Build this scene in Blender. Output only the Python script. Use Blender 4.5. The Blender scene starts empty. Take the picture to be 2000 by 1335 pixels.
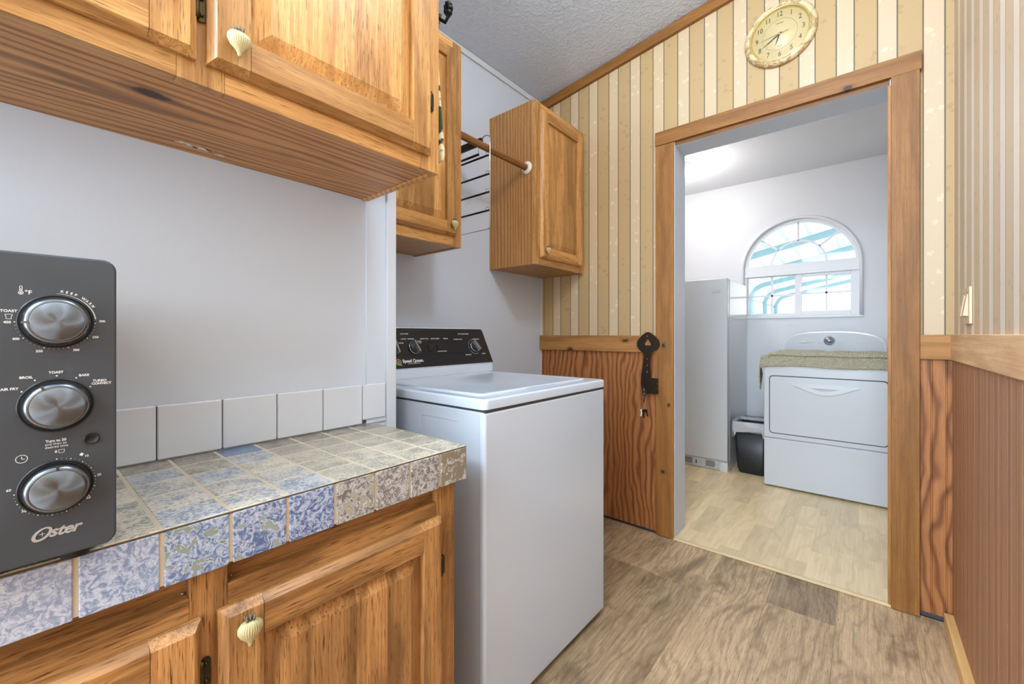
import bpy, bmesh, math, random
from mathutils import Vector, Matrix
random.seed(7)
SC = bpy.context.scene
COL = SC.collection
PI = math.pi

# ------------------------------------------------------------------ camera, world, exposure, lights
H = 1.065
cd = bpy.data.cameras.new('camera')
cam = bpy.data.objects.new('camera', cd); COL.objects.link(cam)
cam.location = (0, 0, H)
cam.rotation_euler = (PI/2, 0, math.radians(40.03))
cd.sensor_width = 36.0; cd.lens = 36.0*817/2000
cd.shift_y = -14.5/2000
cd.clip_start = 0.02
SC.camera = cam
SC.view_settings.view_transform = 'Standard'
SC.view_settings.look = 'None'
SC.view_settings.gamma = 1.0
SC.view_settings.use_curve_mapping = False
SC.view_settings.exposure = 1.0
w = bpy.data.worlds.new('sky'); SC.world = w; w.use_nodes = True
wn = w.node_tree; bg = wn.nodes['Background']
bg.inputs['Color'].default_value = (0.93, 0.965, 1.0, 1); bg.inputs['Strength'].default_value = 1.0

def area(name, loc, size, power, color=(1, 1, 1), rot=(0, 0, 0), sizey=None):
    l = bpy.data.lights.new(name, 'AREA'); l.energy = power; l.color = color; l.size = size
    if sizey: l.shape = 'RECTANGLE'; l.size_y = sizey
    o = bpy.data.objects.new(name, l); COL.objects.link(o); o.location = loc; o.rotation_euler = rot
    return o
def bulb(name, loc, r, power, color):
    l = bpy.data.lights.new(name, 'POINT'); l.energy = power; l.color = color; l.shadow_soft_size = r
    o = bpy.data.objects.new(name, l); COL.objects.link(o); o.location = loc; return o
bulb('ceiling_lamp_light', (-0.10, 0.78, 2.52), 0.11, 15.5, (0.77, 0.90, 1.0))
bulb('fill_point_rear', (-0.60, -1.5, 2.30), 0.15, 52, (0.72, 0.88, 1.0))  # unseen fill point added behind the camera to lift the ceiling
area('fill_area_overhead', (-0.35, -1.3, 2.6), 1.4, 34, (0.73, 0.88, 1.0), (math.radians(38), 0, 0))  # added soft fill, tilted into the room from above and behind the camera
area('fill_area_rear', (-0.3, -2.4, 1.25), 1.6, 42, (0.70, 0.87, 1.0), (math.radians(90), 0, 0), 1.6)  # large unseen fill panel added behind the camera for soft frontal light
bulb('laundry_lamp_light', (-1.12, 3.42, 2.24), 0.05, 7.0, (1.0, 0.975, 0.95))

# ------------------------------------------------------------------ node helpers
class NT:
    def __init__(s, name):
        s.m = bpy.data.materials.new(name); s.m.use_nodes = True
        s.t = s.m.node_tree; s.b = s.t.nodes['Principled BSDF']
    def node(s, typ, **kw):
        n = s.t.nodes.new(typ)
        for k, v in kw.items(): setattr(n, k, v)
        return n
    def put(s, sock, v):
        if hasattr(v, 'is_output') or isinstance(v, bpy.types.NodeSocket): s.t.links.new(v, sock)
        else: sock.default_value = v
    def math(s, op, a, b=0.0, c=None, clamp=False):
        n = s.node('ShaderNodeMath', operation=op); n.use_clamp = clamp
        s.put(n.inputs[0], a); s.put(n.inputs[1], b)
        if c is not None: s.put(n.inputs[2], c)
        return n.outputs[0]
    def vmul(s, a, v):
        n = s.node('ShaderNodeVectorMath', operation='MULTIPLY'); s.put(n.inputs[0], a); s.put(n.inputs[1], v); return n.outputs[0]
    def vadd(s, a, v):
        n = s.node('ShaderNodeVectorMath', operation='ADD'); s.put(n.inputs[0], a); s.put(n.inputs[1], v); return n.outputs[0]
    def noise(s, vec, scale=1.0, detail=2.0, rough=0.5, dist=0.0):
        n = s.node('ShaderNodeTexNoise'); s.put(n.inputs['Vector'], vec)
        n.inputs['Scale'].default_value = scale; n.inputs['Detail'].default_value = detail
        n.inputs['Roughness'].default_value = rough; n.inputs['Distortion'].default_value = dist
        return n.outputs['Fac']
    def vor(s, vec, scale=1.0, feature='F1', out='Distance', rnd=1.0):
        n = s.node('ShaderNodeTexVoronoi', feature=feature); s.put(n.inputs['Vector'], vec)
        n.inputs['Scale'].default_value = scale; n.inputs['Randomness'].default_value = rnd
        return n.outputs[out]
    def ramp(s, fac, stops):
        n = s.node('ShaderNodeValToRGB'); s.put(n.inputs[0], fac); e = n.color_ramp.elements
        e[0].position = stops[0][0]; e[0].color = col4(stops[0][1])
        e[1].position = stops[-1][0]; e[1].color = col4(stops[-1][1])
        for p, c in stops[1:-1]:
            q = e.new(p); q.color = col4(c)
        return n.outputs[0]
    def mix(s, fac, a, b, mode='MIX'):
        n = s.node('ShaderNodeMix', data_type='RGBA', blend_type=mode)
        s.put(n.inputs[0], fac); s.put(n.inputs[6], col4(a) if isinstance(a, tuple) else a); s.put(n.inputs[7], col4(b) if isinstance(b, tuple) else b)
        return n.outputs[2]
    def attr(s, name, out='Vector'):
        n = s.node('ShaderNodeAttribute', attribute_name=name); return n.outputs[out]
    def obj(s):
        return s.node('ShaderNodeTexCoord').outputs['Object']
    def sep(s, v):
        n = s.node('ShaderNodeSeparateXYZ'); s.put(n.inputs[0], v); return n.outputs
    def comb(s, x, y, z):
        n = s.node('ShaderNodeCombineXYZ'); s.put(n.inputs[0], x); s.put(n.inputs[1], y); s.put(n.inputs[2], z); return n.outputs[0]
    def step(s, v, a, b):
        n = s.node('ShaderNodeMapRange', interpolation_type='SMOOTHSTEP'); s.put(n.inputs[0], v)
        n.inputs[1].default_value = a; n.inputs[2].default_value = b; return n.outputs[0]
    def bump(s, h, strength=0.3, dist=0.01):
        n = s.node('ShaderNodeBump'); s.put(n.inputs['Height'], h); n.inputs['Strength'].default_value = strength
        n.inputs['Distance'].default_value = dist; s.t.links.new(n.outputs[0], s.b.inputs['Normal'])
    def fin(s, color, rough=0.5, metal=0.0, spec=0.5, coat=0.0):
        s.put(s.b.inputs['Base Color'], col4(color) if isinstance(color, tuple) else color)
        s.put(s.b.inputs['Roughness'], rough); s.b.inputs['Metallic'].default_value = metal
        s.b.inputs['Specular IOR Level'].default_value = spec; s.b.inputs['Coat Weight'].default_value = coat
        s.b.inputs['Coat Roughness'].default_value = 0.15
        return s.m
def lin(v):
    v /= 255.0
    return v/12.92 if v <= 0.04045 else ((v+0.055)/1.055)**2.4
def rgb(r, g, b): return (lin(r), lin(g), lin(b))
def col4(c):
    return tuple(c) if len(c) == 4 else (c[0], c[1], c[2], 1.0)

def plain(name, c, rough=0.5, metal=0.0, spec=0.5, speck=0.04, scale=40, bump=0.0, bscale=300, coat=0.0):
    t = NT(name); o = t.obj(); n = t.noise(o, scale, 3)
    c1 = tuple(x*(1-speck) for x in c); c2 = tuple(min(1, x*(1+speck)) for x in c)
    colr = t.mix(n, c1, c2)
    if bump: t.bump(t.noise(o, bscale, 2), bump, 0.002)
    return t.fin(colr, rough, metal, spec, coat)

def wood(name, light, mid, dark, freq=16.0, amp=3.0, band=0.5, rough=0.42, pore=0.5, knots=(), stretch=1.6, gw=7.0, coat=0.0, spec=0.4, mottled=0.0):
    t = NT(name); g = t.attr('g'); tone = t.attr('tone', 'Fac')
    low = t.noise(t.vmul(g, (stretch, gw, gw)), 1.0, 3, 0.55)
    gx = t.sep(g)
    ph = t.math('ADD', t.math('MULTIPLY', t.math('ADD', gx[1], t.math('MULTIPLY', gx[2], 0.7)), freq), t.math('MULTIPLY', low, amp*3))
    ring = t.math('MULTIPLY_ADD', t.math('SINE', t.math('MULTIPLY', ph, 6.283)), 0.5, 0.5)
    ring = t.math('POWER', ring, 2.2)
    fine = t.noise(t.vmul(g, (5, 170, 170)), 1.0, 4, 0.6)
    por = t.step(t.noise(t.vmul(g, (28, 620, 620)), 1.0, 2, 0.5), 0.56, 0.70)
    blot = t.noise(t.vmul(g, (2.5, 12, 12)), 1.0, 2)
    c = t.mix(t.step(fine, 0.3, 0.7), light, mid)
    c = t.mix(t.math('MULTIPLY', ring, band), c, dark)
    c = t.mix(t.math('MULTIPLY', por, pore), c, tuple(x*0.6 for x in dark))
    c = t.mix(t.math('MULTIPLY', t.step(blot, 0.45, 0.75), 0.35), c, mid)
    if mottled:
        bl = t.noise(t.vmul(g, (3.2, 7, 7)), 1.0, 4, 0.65, 0.6)
        c = t.mix(t.math('MULTIPLY', t.step(bl, 0.46, 0.72), mottled), c, dark)
    sc = t.math('ADD', t.math('MULTIPLY', t.math('SUBTRACT', tone, 0.5), 0.5), 1.0)
    c = t.mix(1.0, c, t.comb(sc, sc, sc), 'MULTIPLY')
    if knots:
        o = t.node('ShaderNodeNewGeometry').outputs['Position']
        for (x, y, z, rx, ry, rz) in knots:
            d = t.vadd(o, (-x, -y, -z)); d = t.vmul(d, (1/rx, 1/ry, 1/rz))
            n = t.node('ShaderNodeVectorMath', operation='LENGTH'); t.put(n.inputs[0], d)
            dd = t.math('ADD', n.outputs['Value'], t.math('MULTIPLY', t.noise(o, 90, 2), 0.7))
            halo = t.step(dd, 2.6, 1.0); core = t.step(dd, 1.5, 0.9)
            c = t.mix(t.math('MULTIPLY', halo, 0.5), c, dark)
            c = t.mix(t.math('MULTIPLY', core, 0.92), c, tuple(x*0.22 for x in dark))
    t.bump(t.math('SUBTRACT', fine, t.math('MULTIPLY', por, 0.6)), 0.18, 0.001)
    return t.fin(c, rough, 0.0, spec, coat)

M = {}
M['oak'] = wood('honey_oak', rgb(212, 162, 100), rgb(182, 127, 68), rgb(132, 82, 37), freq=18, amp=1.2, band=0.5, pore=0.8, rough=0.36)
M['oak_lower'] = wood('aged_oak', rgb(194, 144, 90), rgb(158, 108, 58), rgb(92, 58, 28), freq=18, amp=1.3, band=0.55, pore=0.9, rough=0.38)
M['oak_knob'] = wood('oak_side_panel', rgb(204, 152, 92), rgb(178, 124, 66), rgb(124, 76, 36), freq=46, amp=0.9, band=0.6, stretch=0.5, pore=0.5, rough=0.4)
M['under'] = wood('stained_plywood', rgb(208, 150, 90), rgb(186, 126, 68), rgb(100, 60, 26), freq=40, amp=2.4, band=0.72, pore=0.15, rough=0.45, stretch=0.7, gw=7,
                  knots=[(-0.859, 0.139, 1.444, 0.014, 0.026, 0.05)])
M['casing'] = wood('stained_fir_trim', rgb(160, 108, 52), rgb(140, 90, 39), rgb(94, 57, 21), freq=12, amp=1.0, band=0.35, pore=0.35, rough=0.5,
                   knots=[(-0.05, 2.19, 2.072, 0.017, 0.03, 0.010), (-0.805, 2.19, 1.006, .009, .03, .012), (-0.778, 2.19, 0.698, .008, .03, .010), (-0.808, 2.19, 0.343, .010, .03, .010)])
M['rail'] = wood('fir_chair_rail', rgb(190, 138, 80), rgb(170, 116, 60), rgb(118, 74, 32), freq=18, amp=1.0, band=0.45, pore=0.3, rough=0.55,
                 knots=[(-1.02, 2.19, 1.031, .020, .03, .010), (-1.379, 2.19, 0.974, .022, .03, .014)])
M['rail_rough'] = wood('rough_sawn_rail', rgb(238, 198, 152), rgb(222, 176, 126), rgb(176, 124, 76), freq=9, amp=0.8, band=0.3, pore=0.3, rough=0.7)
M['pine'] = wood('raw_pine_strip', rgb(232, 190, 128), rgb(222, 176, 110), rgb(190, 138, 76), freq=10, amp=0.6, band=0.3, pore=0.1, rough=0.5)
M['bead'] = wood('stained_beadboard', rgb(186, 124, 74), rgb(170, 106, 58), rgb(108, 60, 26), freq=30, amp=2.6, band=0.8, pore=0.25, rough=0.5, stretch=1.5, gw=3.2)
M['bead_right'] = wood('stained_beadboard_smooth', rgb(188, 138, 102), rgb(176, 123, 86), rgb(132, 84, 54), freq=20, amp=0.6, band=0.45, pore=0.3, rough=0.5, stretch=0.5, gw=3)
M['rod'] = wood('dark_dowel', rgb(150, 100, 52), rgb(120, 78, 40), rgb(70, 44, 22), freq=40, amp=1, band=0.5, rough=0.4)
M['plank'] = wood('greige_vinyl_plank', rgb(206, 176, 138), rgb(176, 147, 113), rgb(92, 70, 50), freq=30, amp=3.4, band=0.30, pore=0.6, rough=0.42, stretch=1.6, gw=5.0, mottled=0.62)
M['laminate'] = wood('blond_laminate', rgb(240, 214, 170), rgb(228, 200, 154), rgb(206, 174, 124), freq=8, amp=1.6, band=0.35, pore=0.1, rough=0.28, stretch=2, gw=6)
M['wallgrey'] = plain('light_grey_panel', rgb(206, 215, 230), 0.38, speck=0.012, scale=3, bump=0.05, bscale=400)
M['wallwhite'] = plain('white_wall_paint', rgb(222, 222, 225), 0.5, speck=0.012, scale=5, bump=0.06, bscale=160)
M['jamb'] = plain('white_jamb_paint', rgb(206, 213, 224), 0.42, speck=0.02, scale=9, bump=0.08, bscale=90)
M['white_trim'] = plain('white_trim_paint', rgb(210, 216, 226), 0.35, speck=0.01)
def m_ceiling():
    t = NT('textured_ceiling_paint'); o = t.obj()
    n = t.noise(o, 55, 3, 0.6); n2 = t.noise(o, 130, 2)
    t.bump(t.math('ADD', t.step(n, 0.45, 0.62), t.math('MULTIPLY', n2, 0.4)), 0.5, 0.004)
    return t.fin(t.mix(n, rgb(204, 214, 231), rgb(213, 223, 240)), 0.6)
M['ceiling'] = m_ceiling()
M['ceiling_laundry'] = plain('laundry_ceiling_paint', rgb(222, 222, 224), 0.6, speck=0.01, bump=0.35, bscale=60)
M['appl'] = plain('white_enamel', rgb(208, 219, 233), 0.16, speck=0.006, scale=6, coat=0.25)
M['enamel2'] = plain('white_enamel_laundry', rgb(218, 220, 222), 0.12, speck=0.006, scale=6, coat=0.3)
M['enamel2g'] = plain('white_enamel_fine_texture', rgb(206, 208, 211), 0.22, speck=0.01, scale=8, bump=0.04, bscale=500)
M['appl_grey'] = plain('white_enamel_textured', rgb(200, 209, 222), 0.22, speck=0.01, scale=8, bump=0.04, bscale=500)
M['gap'] = plain('dark_gap', rgb(70, 70, 74), 0.7)
M['appl_lt'] = plain('pale_grey_plastic', rgb(196, 197, 200), 0.35, speck=0.01)
M['consoleblk'] = plain('black_console_face', rgb(26, 26, 28), 0.28, speck=0.1)
M['blackpl'] = plain('black_plastic', rgb(22, 22, 24), 0.35, speck=0.1)
M['binblk'] = plain('black_bin_plastic', rgb(30, 31, 34), 0.38, speck=0.25, scale=25)
M['chrome'] = plain('polished_chrome', rgb(186, 194, 204), 0.16, 1.0, speck=0.02)
M['dialsteel'] = plain('machined_steel', rgb(120, 127, 136), 0.24, 1.0, speck=0.02)
M['steelgrey'] = plain('satin_silver', rgb(150, 151, 154), 0.3, 0.8, speck=0.04)
M['print'] = plain('white_print', rgb(220, 220, 222), 0.5, speck=0.01)
M['printgrey'] = plain('silver_print', rgb(186, 186, 188), 0.35, 0.3, speck=0.01)
M['printgold'] = plain('gold_print', rgb(170, 155, 110), 0.4, 0.2)
M['iron'] = plain('dark_bronze_metal', rgb(58, 46, 36), 0.42, 0.75, speck=0.15, scale=60)
M['blkiron'] = plain('black_iron', rgb(24, 22, 21), 0.4, 0.6)
M['brass'] = plain('antique_brass', rgb(70, 60, 42), 0.3, 0.9, speck=0.3, scale=120)
M['ovenface'] = plain('graphite_steel', rgb(70, 75, 82), 0.46, 0.25, speck=0.10, scale=20, bump=0.03, bscale=900)
M['ovenedge'] = plain('oven_dark_edge', rgb(40, 41, 44), 0.35, 0.5)
M['glassdark'] = plain('oven_door_glass', rgb(14, 14, 15), 0.08, spec=0.6)
M['flange'] = plain('cream_plastic', rgb(238, 228, 208), 0.4, speck=0.02)
M['switch'] = plain('beige_plastic', rgb(222, 196, 160), 0.4, speck=0.02)
M['bag'] = None
M['grouttan'] = plain('sandy_grout', rgb(206, 192, 168), 0.85, speck=0.12, scale=400)
M['seam'] = plain('grimy_seam', rgb(92, 78, 60), 0.9, speck=0.6, scale=150)
M['whitetile'] = plain('white_glazed_tile', rgb(214, 220, 230), 0.12, speck=0.015, scale=30, coat=0.2)
M['sash'] = plain('white_vinyl', rgb(226, 225, 228), 0.35, speck=0.01)
M['rubber'] = plain('dark_rubber', rgb(20, 20, 20), 0.7)
M['teal'] = plain('teal_painted_steel', rgb(158, 196, 202), 0.4, speck=0.05)
M['sheet'] = plain('pale_blue_roof_sheet', rgb(226, 244, 250), 0.45, speck=0.03, scale=2)
_t = NT('brightened_roof_sheet'); _t.fin(rgb(240, 247, 250), 0.45)  # translucency added so the steel sheet looks bright from below
_tr = _t.node('ShaderNodeBsdfTranslucent'); _tr.inputs[0].default_value = (0.95, 0.98, 0.99, 1); _mx = _t.node('ShaderNodeMixShader'); _mx.inputs[0].default_value = 0.6
_out = [n for n in _t.t.nodes if n.type == 'OUTPUT_MATERIAL'][0]
_t.t.links.new(_t.b.outputs[0], _mx.inputs[1]); _t.t.links.new(_tr.outputs[0], _mx.inputs[2]); _t.t.links.new(_mx.outputs[0], _out.inputs[0])
M['sheet'] = _t.m
M['gravel'] = plain('pale_gravel', rgb(225, 232, 236), 0.9, speck=0.1, scale=20)

def m_bag():
    t = NT('milky_bag_film'); o = t.obj()
    t.b.inputs['Transmission Weight'].default_value = 0.25
    t.bump(t.noise(o, 60, 3), 0.6, 0.01)
    return t.fin(rgb(214, 214, 218), 0.25)
M['bag'] = m_bag()
def m_glass():
    t = NT('window_glass')
    for n in list(t.t.nodes):
        if n.type == 'BSDF_PRINCIPLED': t.t.nodes.remove(n)
    out = [n for n in t.t.nodes if n.type == 'OUTPUT_MATERIAL'][0]
    a = t.node('ShaderNodeBsdfTransparent'); a.inputs[0].default_value = (0.97, 0.985, 0.985, 1)
    b = t.node('ShaderNodeBsdfGlossy'); b.inputs['Roughness'].default_value = 0.02
    mx = t.node('ShaderNodeMixShader'); mx.inputs[0].default_value = 0.06
    t.t.links.new(a.outputs[0], mx.inputs[1]); t.t.links.new(b.outputs[0], mx.inputs[2]); t.t.links.new(mx.outputs[0], out.inputs[0])
    return t.m
M['glass'] = m_glass()
def m_emit(name, c, s):
    t = NT(name); t.b.inputs['Emission Color'].default_value = col4(c); t.b.inputs['Emission Strength'].default_value = s
    return t.fin(c, 0.5)
M['lampglow'] = m_emit('lit_lamp_glass', (1, 0.98, 0.95), 6)

def m_wallpaper(name, axis, x0, per, tanw, T1=(182, 151, 106), T2=(188, 158, 113), C1=(203, 177, 144), C2=(209, 184, 152), lw=.0021):
    t = NT(name); o = t.obj(); s = t.sep(o); u = s[axis]; z = s[2]
    ph = t.math('FRACT', t.math('DIVIDE', t.math('SUBTRACT', u, x0), per))
    fr = tanw/per
    cream = t.math('GREATER_THAN', ph, fr)
    l1 = t.math('LESS_THAN', t.math('ABSOLUTE', t.math('SUBTRACT', ph, fr)), lw/per)
    l2 = t.math('LESS_THAN', t.math('SUBTRACT', 0.5, t.math('ABSOLUTE', t.math('SUBTRACT', ph, 0.5))), lw/per)
    ln = t.math('MAXIMUM', l1, l2)
    l3 = t.math('LESS_THAN', t.math('ABSOLUTE', t.math('SUBTRACT', ph, fr-0.035)), 0.0007/per)
    v = t.comb(u, z, 0.0)
    leaf = t.math('ADD', t.vor(v, 26, 'F1'), t.math('MULTIPLY', t.noise(v, 110, 2), 0.55))
    msk = t.step(t.noise(t.vadd(v, (7, 3, 0)), 17, 1), 0.47, 0.53)
    leaf = t.math('MULTIPLY', t.step(leaf, 0.56, 0.48), msk)
    fibre = t.noise(t.vmul(v, (500, 60, 1)), 1, 2)
    tan = t.mix(fibre, rgb(*T1), rgb(*T2))
    tan = t.mix(t.math('MULTIPLY', leaf, 0.42), tan, tuple(x*.72 for x in rgb(*T1)))
    cr = t.mix(fibre, rgb(*C1), rgb(*C2))
    cr = t.mix(t.math('MULTIPLY', leaf, 0.55), cr, rgb(230, 208, 182))
    c = t.mix(cream, tan, cr)
    c = t.mix(t.math('MULTIPLY', l3, 0.35), c, rgb(150, 130, 90))
    c = t.mix(t.math('MULTIPLY', ln, 0.85), c, rgb(70, 62, 48))
    rg = t.math('SUBTRACT', 0.55, t.math('MULTIPLY', cream, 0.16))
    t.bump(t.math('ADD', leaf, fibre), 0.10, 0.001)
    return t.fin(c, rg, 0, 0.4)
M['paper_back'] = m_wallpaper('striped_wallpaper', 0, -0.029, 0.1305, 0.0725)
M['paper_right'] = m_wallpaper('striped_wallpaper_lightened', 1, 1.4335, 0.119, 0.068, (214, 186, 150), (220, 193, 157), (238, 218, 196), (243, 224, 203), .0012)  # same paper, colours lightened to make up for light missing on this wall

def m_tile():
    t = NT('crystal_glaze_tile'); g = t.attr('g'); a = t.attr('ca', 'Color'); b = t.attr('cb', 'Color'); k = t.attr('cc', 'Color')
    ks = t.node('ShaderNodeSeparateColor'); t.t.links.new(k, ks.inputs[0])
    thr, fine_amt, dark_amt = ks.outputs[0], ks.outputs[1], ks.outputs[2]
    blob = t.math('ADD', t.noise(g, 52, 3, 0.55, 0.5), t.math('MULTIPLY', t.noise(g, 190, 2), 0.10))
    d = t.math('SUBTRACT', blob, thr)
    msk = t.step(d, 0.0, 0.012)
    rim = t.math('SUBTRACT', 1.0, t.step(t.math('ABSOLUTE', t.math('SUBTRACT', d, 0.020)), 0.006, 0.020))
    line = t.math('SUBTRACT', 1.0, t.step(t.math('ABSOLUTE', t.math('SUBTRACT', d, -0.004)), 0.001, 0.008))
    fth = t.noise(g, 95, 5, 0.68, 1.6)
    fine = t.noise(g, 420, 3, 0.6, 1.0)
    lt = t.mix(0.50, b, rgb(236, 238, 242)); dk = t.mix(dark_amt, b, t.mix(0.52, b, rgb(38, 50, 86)))
    c_in = t.mix(t.step(fth, 0.40, 0.60), dk, lt)
    c_in = t.mix(t.math('MULTIPLY', t.step(fine, 0.50, 0.64), 0.45), c_in, b)
    c = t.mix(msk, a, c_in)
    c = t.mix(t.math('MULTIPLY', rim, fine_amt), c, lt)
    c = t.mix(t.math('MULTIPLY', t.math('MULTIPLY', line, fine_amt), 0.7), c, rgb(96, 98, 96))
    t.bump(fth, 0.12, 0.001)
    return t.fin(c, 0.24, 0, 0.5, 0.1)
M['tile'] = m_tile()
def m_toptile():
    t = NT('mottled_top_tile'); g = t.attr('g'); a = t.attr('ca', 'Color'); b = t.attr('cb', 'Color')
    n = t.noise(t.vmul(g, (1, 1.8, 1)), 190, 4, 0.7); n2 = t.noise(g, 30, 2)
    f = t.step(t.math('ADD', n, t.math('MULTIPLY', t.math('SUBTRACT', n2, 0.5), 0.4)), 0.42, 0.62)
    c = t.mix(f, a, b)
    sp = t.step(t.noise(g, 480, 2), 0.62, 0.72)
    c = t.mix(t.math('MULTIPLY', sp, 0.5), c, rgb(92, 92, 96))
    t.bump(n, 0.15, 0.001)
    return t.fin(c, 0.25, 0, 0.5)
M['toptile'] = m_toptile()
def m_brushed():
    t = NT('spun_steel'); o = t.attr('g'); s = t.sep(o)
    ang = t.math('ARCTAN2', s[1], s[0])
    v = t.comb(t.math('MULTIPLY', t.math('COSINE', ang), 1.0), t.math('SINE', ang), 0.0)
    r = t.math('SQRT', t.math('ADD', t.math('MULTIPLY', s[0], s[0]), t.math('MULTIPLY', s[1], s[1])))
    n = t.noise(t.comb(t.math('MULTIPLY', r, 4000), 0.0, 0.0), 1, 2)
    tg = t.node('ShaderNodeTangent', direction_type='RADIAL', axis='X')
    t.fin(t.mix(n, rgb(104, 111, 120), rgb(150, 159, 170)), 0.46, 1.0)
    t.b.inputs['Anisotropic'].default_value = 0.95
    t.t.links.new(tg.outputs[0], t.b.inputs['Tangent'])
    return t.m, tg
M['spun'], _tg = m_brushed()
def m_marble():
    t = NT('cream_marbled_resin'); o = t.obj()
    n = t.noise(t.vadd(o, t.comb(t.math('MULTIPLY', t.noise(o, 9, 3), 0.3), 0.0, 0.0)), 14, 5, 0.65)
    c = t.ramp(n, [(0.0, rgb(222, 202, 160)), (0.46, rgb(216, 194, 150)), (0.53, rgb(160, 124, 82)), (0.60, rgb(216, 192, 148)), (1, rgb(226, 208, 172))])
    return t.fin(c, 0.3)
M['marble'] = m_marble()
M['clockface'] = plain('cream_clock_face', rgb(214, 188, 138), 0.35, speck=0.015, scale=12)
M['gold'] = plain('pale_gold', rgb(224, 200, 130), 0.25, 0.7)
M['clockink'] = plain('clock_ink', rgb(38, 36, 32), 0.4)
M['clockglass'] = M['glass']
def m_knob():
    t = NT('glazed_cream_knob'); o = t.obj()
    n = t.noise(t.vmul(o, (1, 1, 0.4)), 160, 3)
    return t.fin(t.mix(n, rgb(176, 160, 112), rgb(208, 196, 150)), 0.28, coat=0.3)
M['knob'] = m_knob()
M['leafy'] = plain('brown_leaf_glaze', rgb(110, 98, 80), 0.4, speck=0.6, scale=300)
def m_towel():
    t = NT('sage_chenille_towel'); o = t.obj()
    n = t.noise(t.vmul(o, (90, 160, 160)), 1, 3, 0.7)
    w1 = t.math('SINE', t.math('MULTIPLY', t.sep(o)[2], 520)); w2 = t.math('SINE', t.math('MULTIPLY', t.sep(o)[0], 420))
    h = t.math('ADD', n, t.math('MULTIPLY', t.math('MULTIPLY', w1, w2), 0.25))
    t.bump(h, 1.0, 0.012)
    return t.fin(t.mix(t.step(h, 0.3, 0.7), rgb(190, 178, 150), rgb(230, 219, 194)), 0.95)
M['towel'] = m_towel()
def m_mitt():
    t = NT('floral_quilted_cotton'); o = t.obj()
    n = t.noise(o, 26, 2, 0.5, 0.5); n2 = t.noise(t.vadd(o, (5, 2, 1)), 22, 2)
    c = t.ramp(n, [(0.0, rgb(52, 72, 44)), (0.46, rgb(60, 82, 50)), (0.50, rgb(236, 222, 188)), (1, rgb(240, 228, 196))])
    c = t.mix(t.step(n2, 0.62, 0.66), c, rgb(214, 120, 106))
    return t.fin(c, 0.9)
M['mitt'] = m_mitt()

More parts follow.
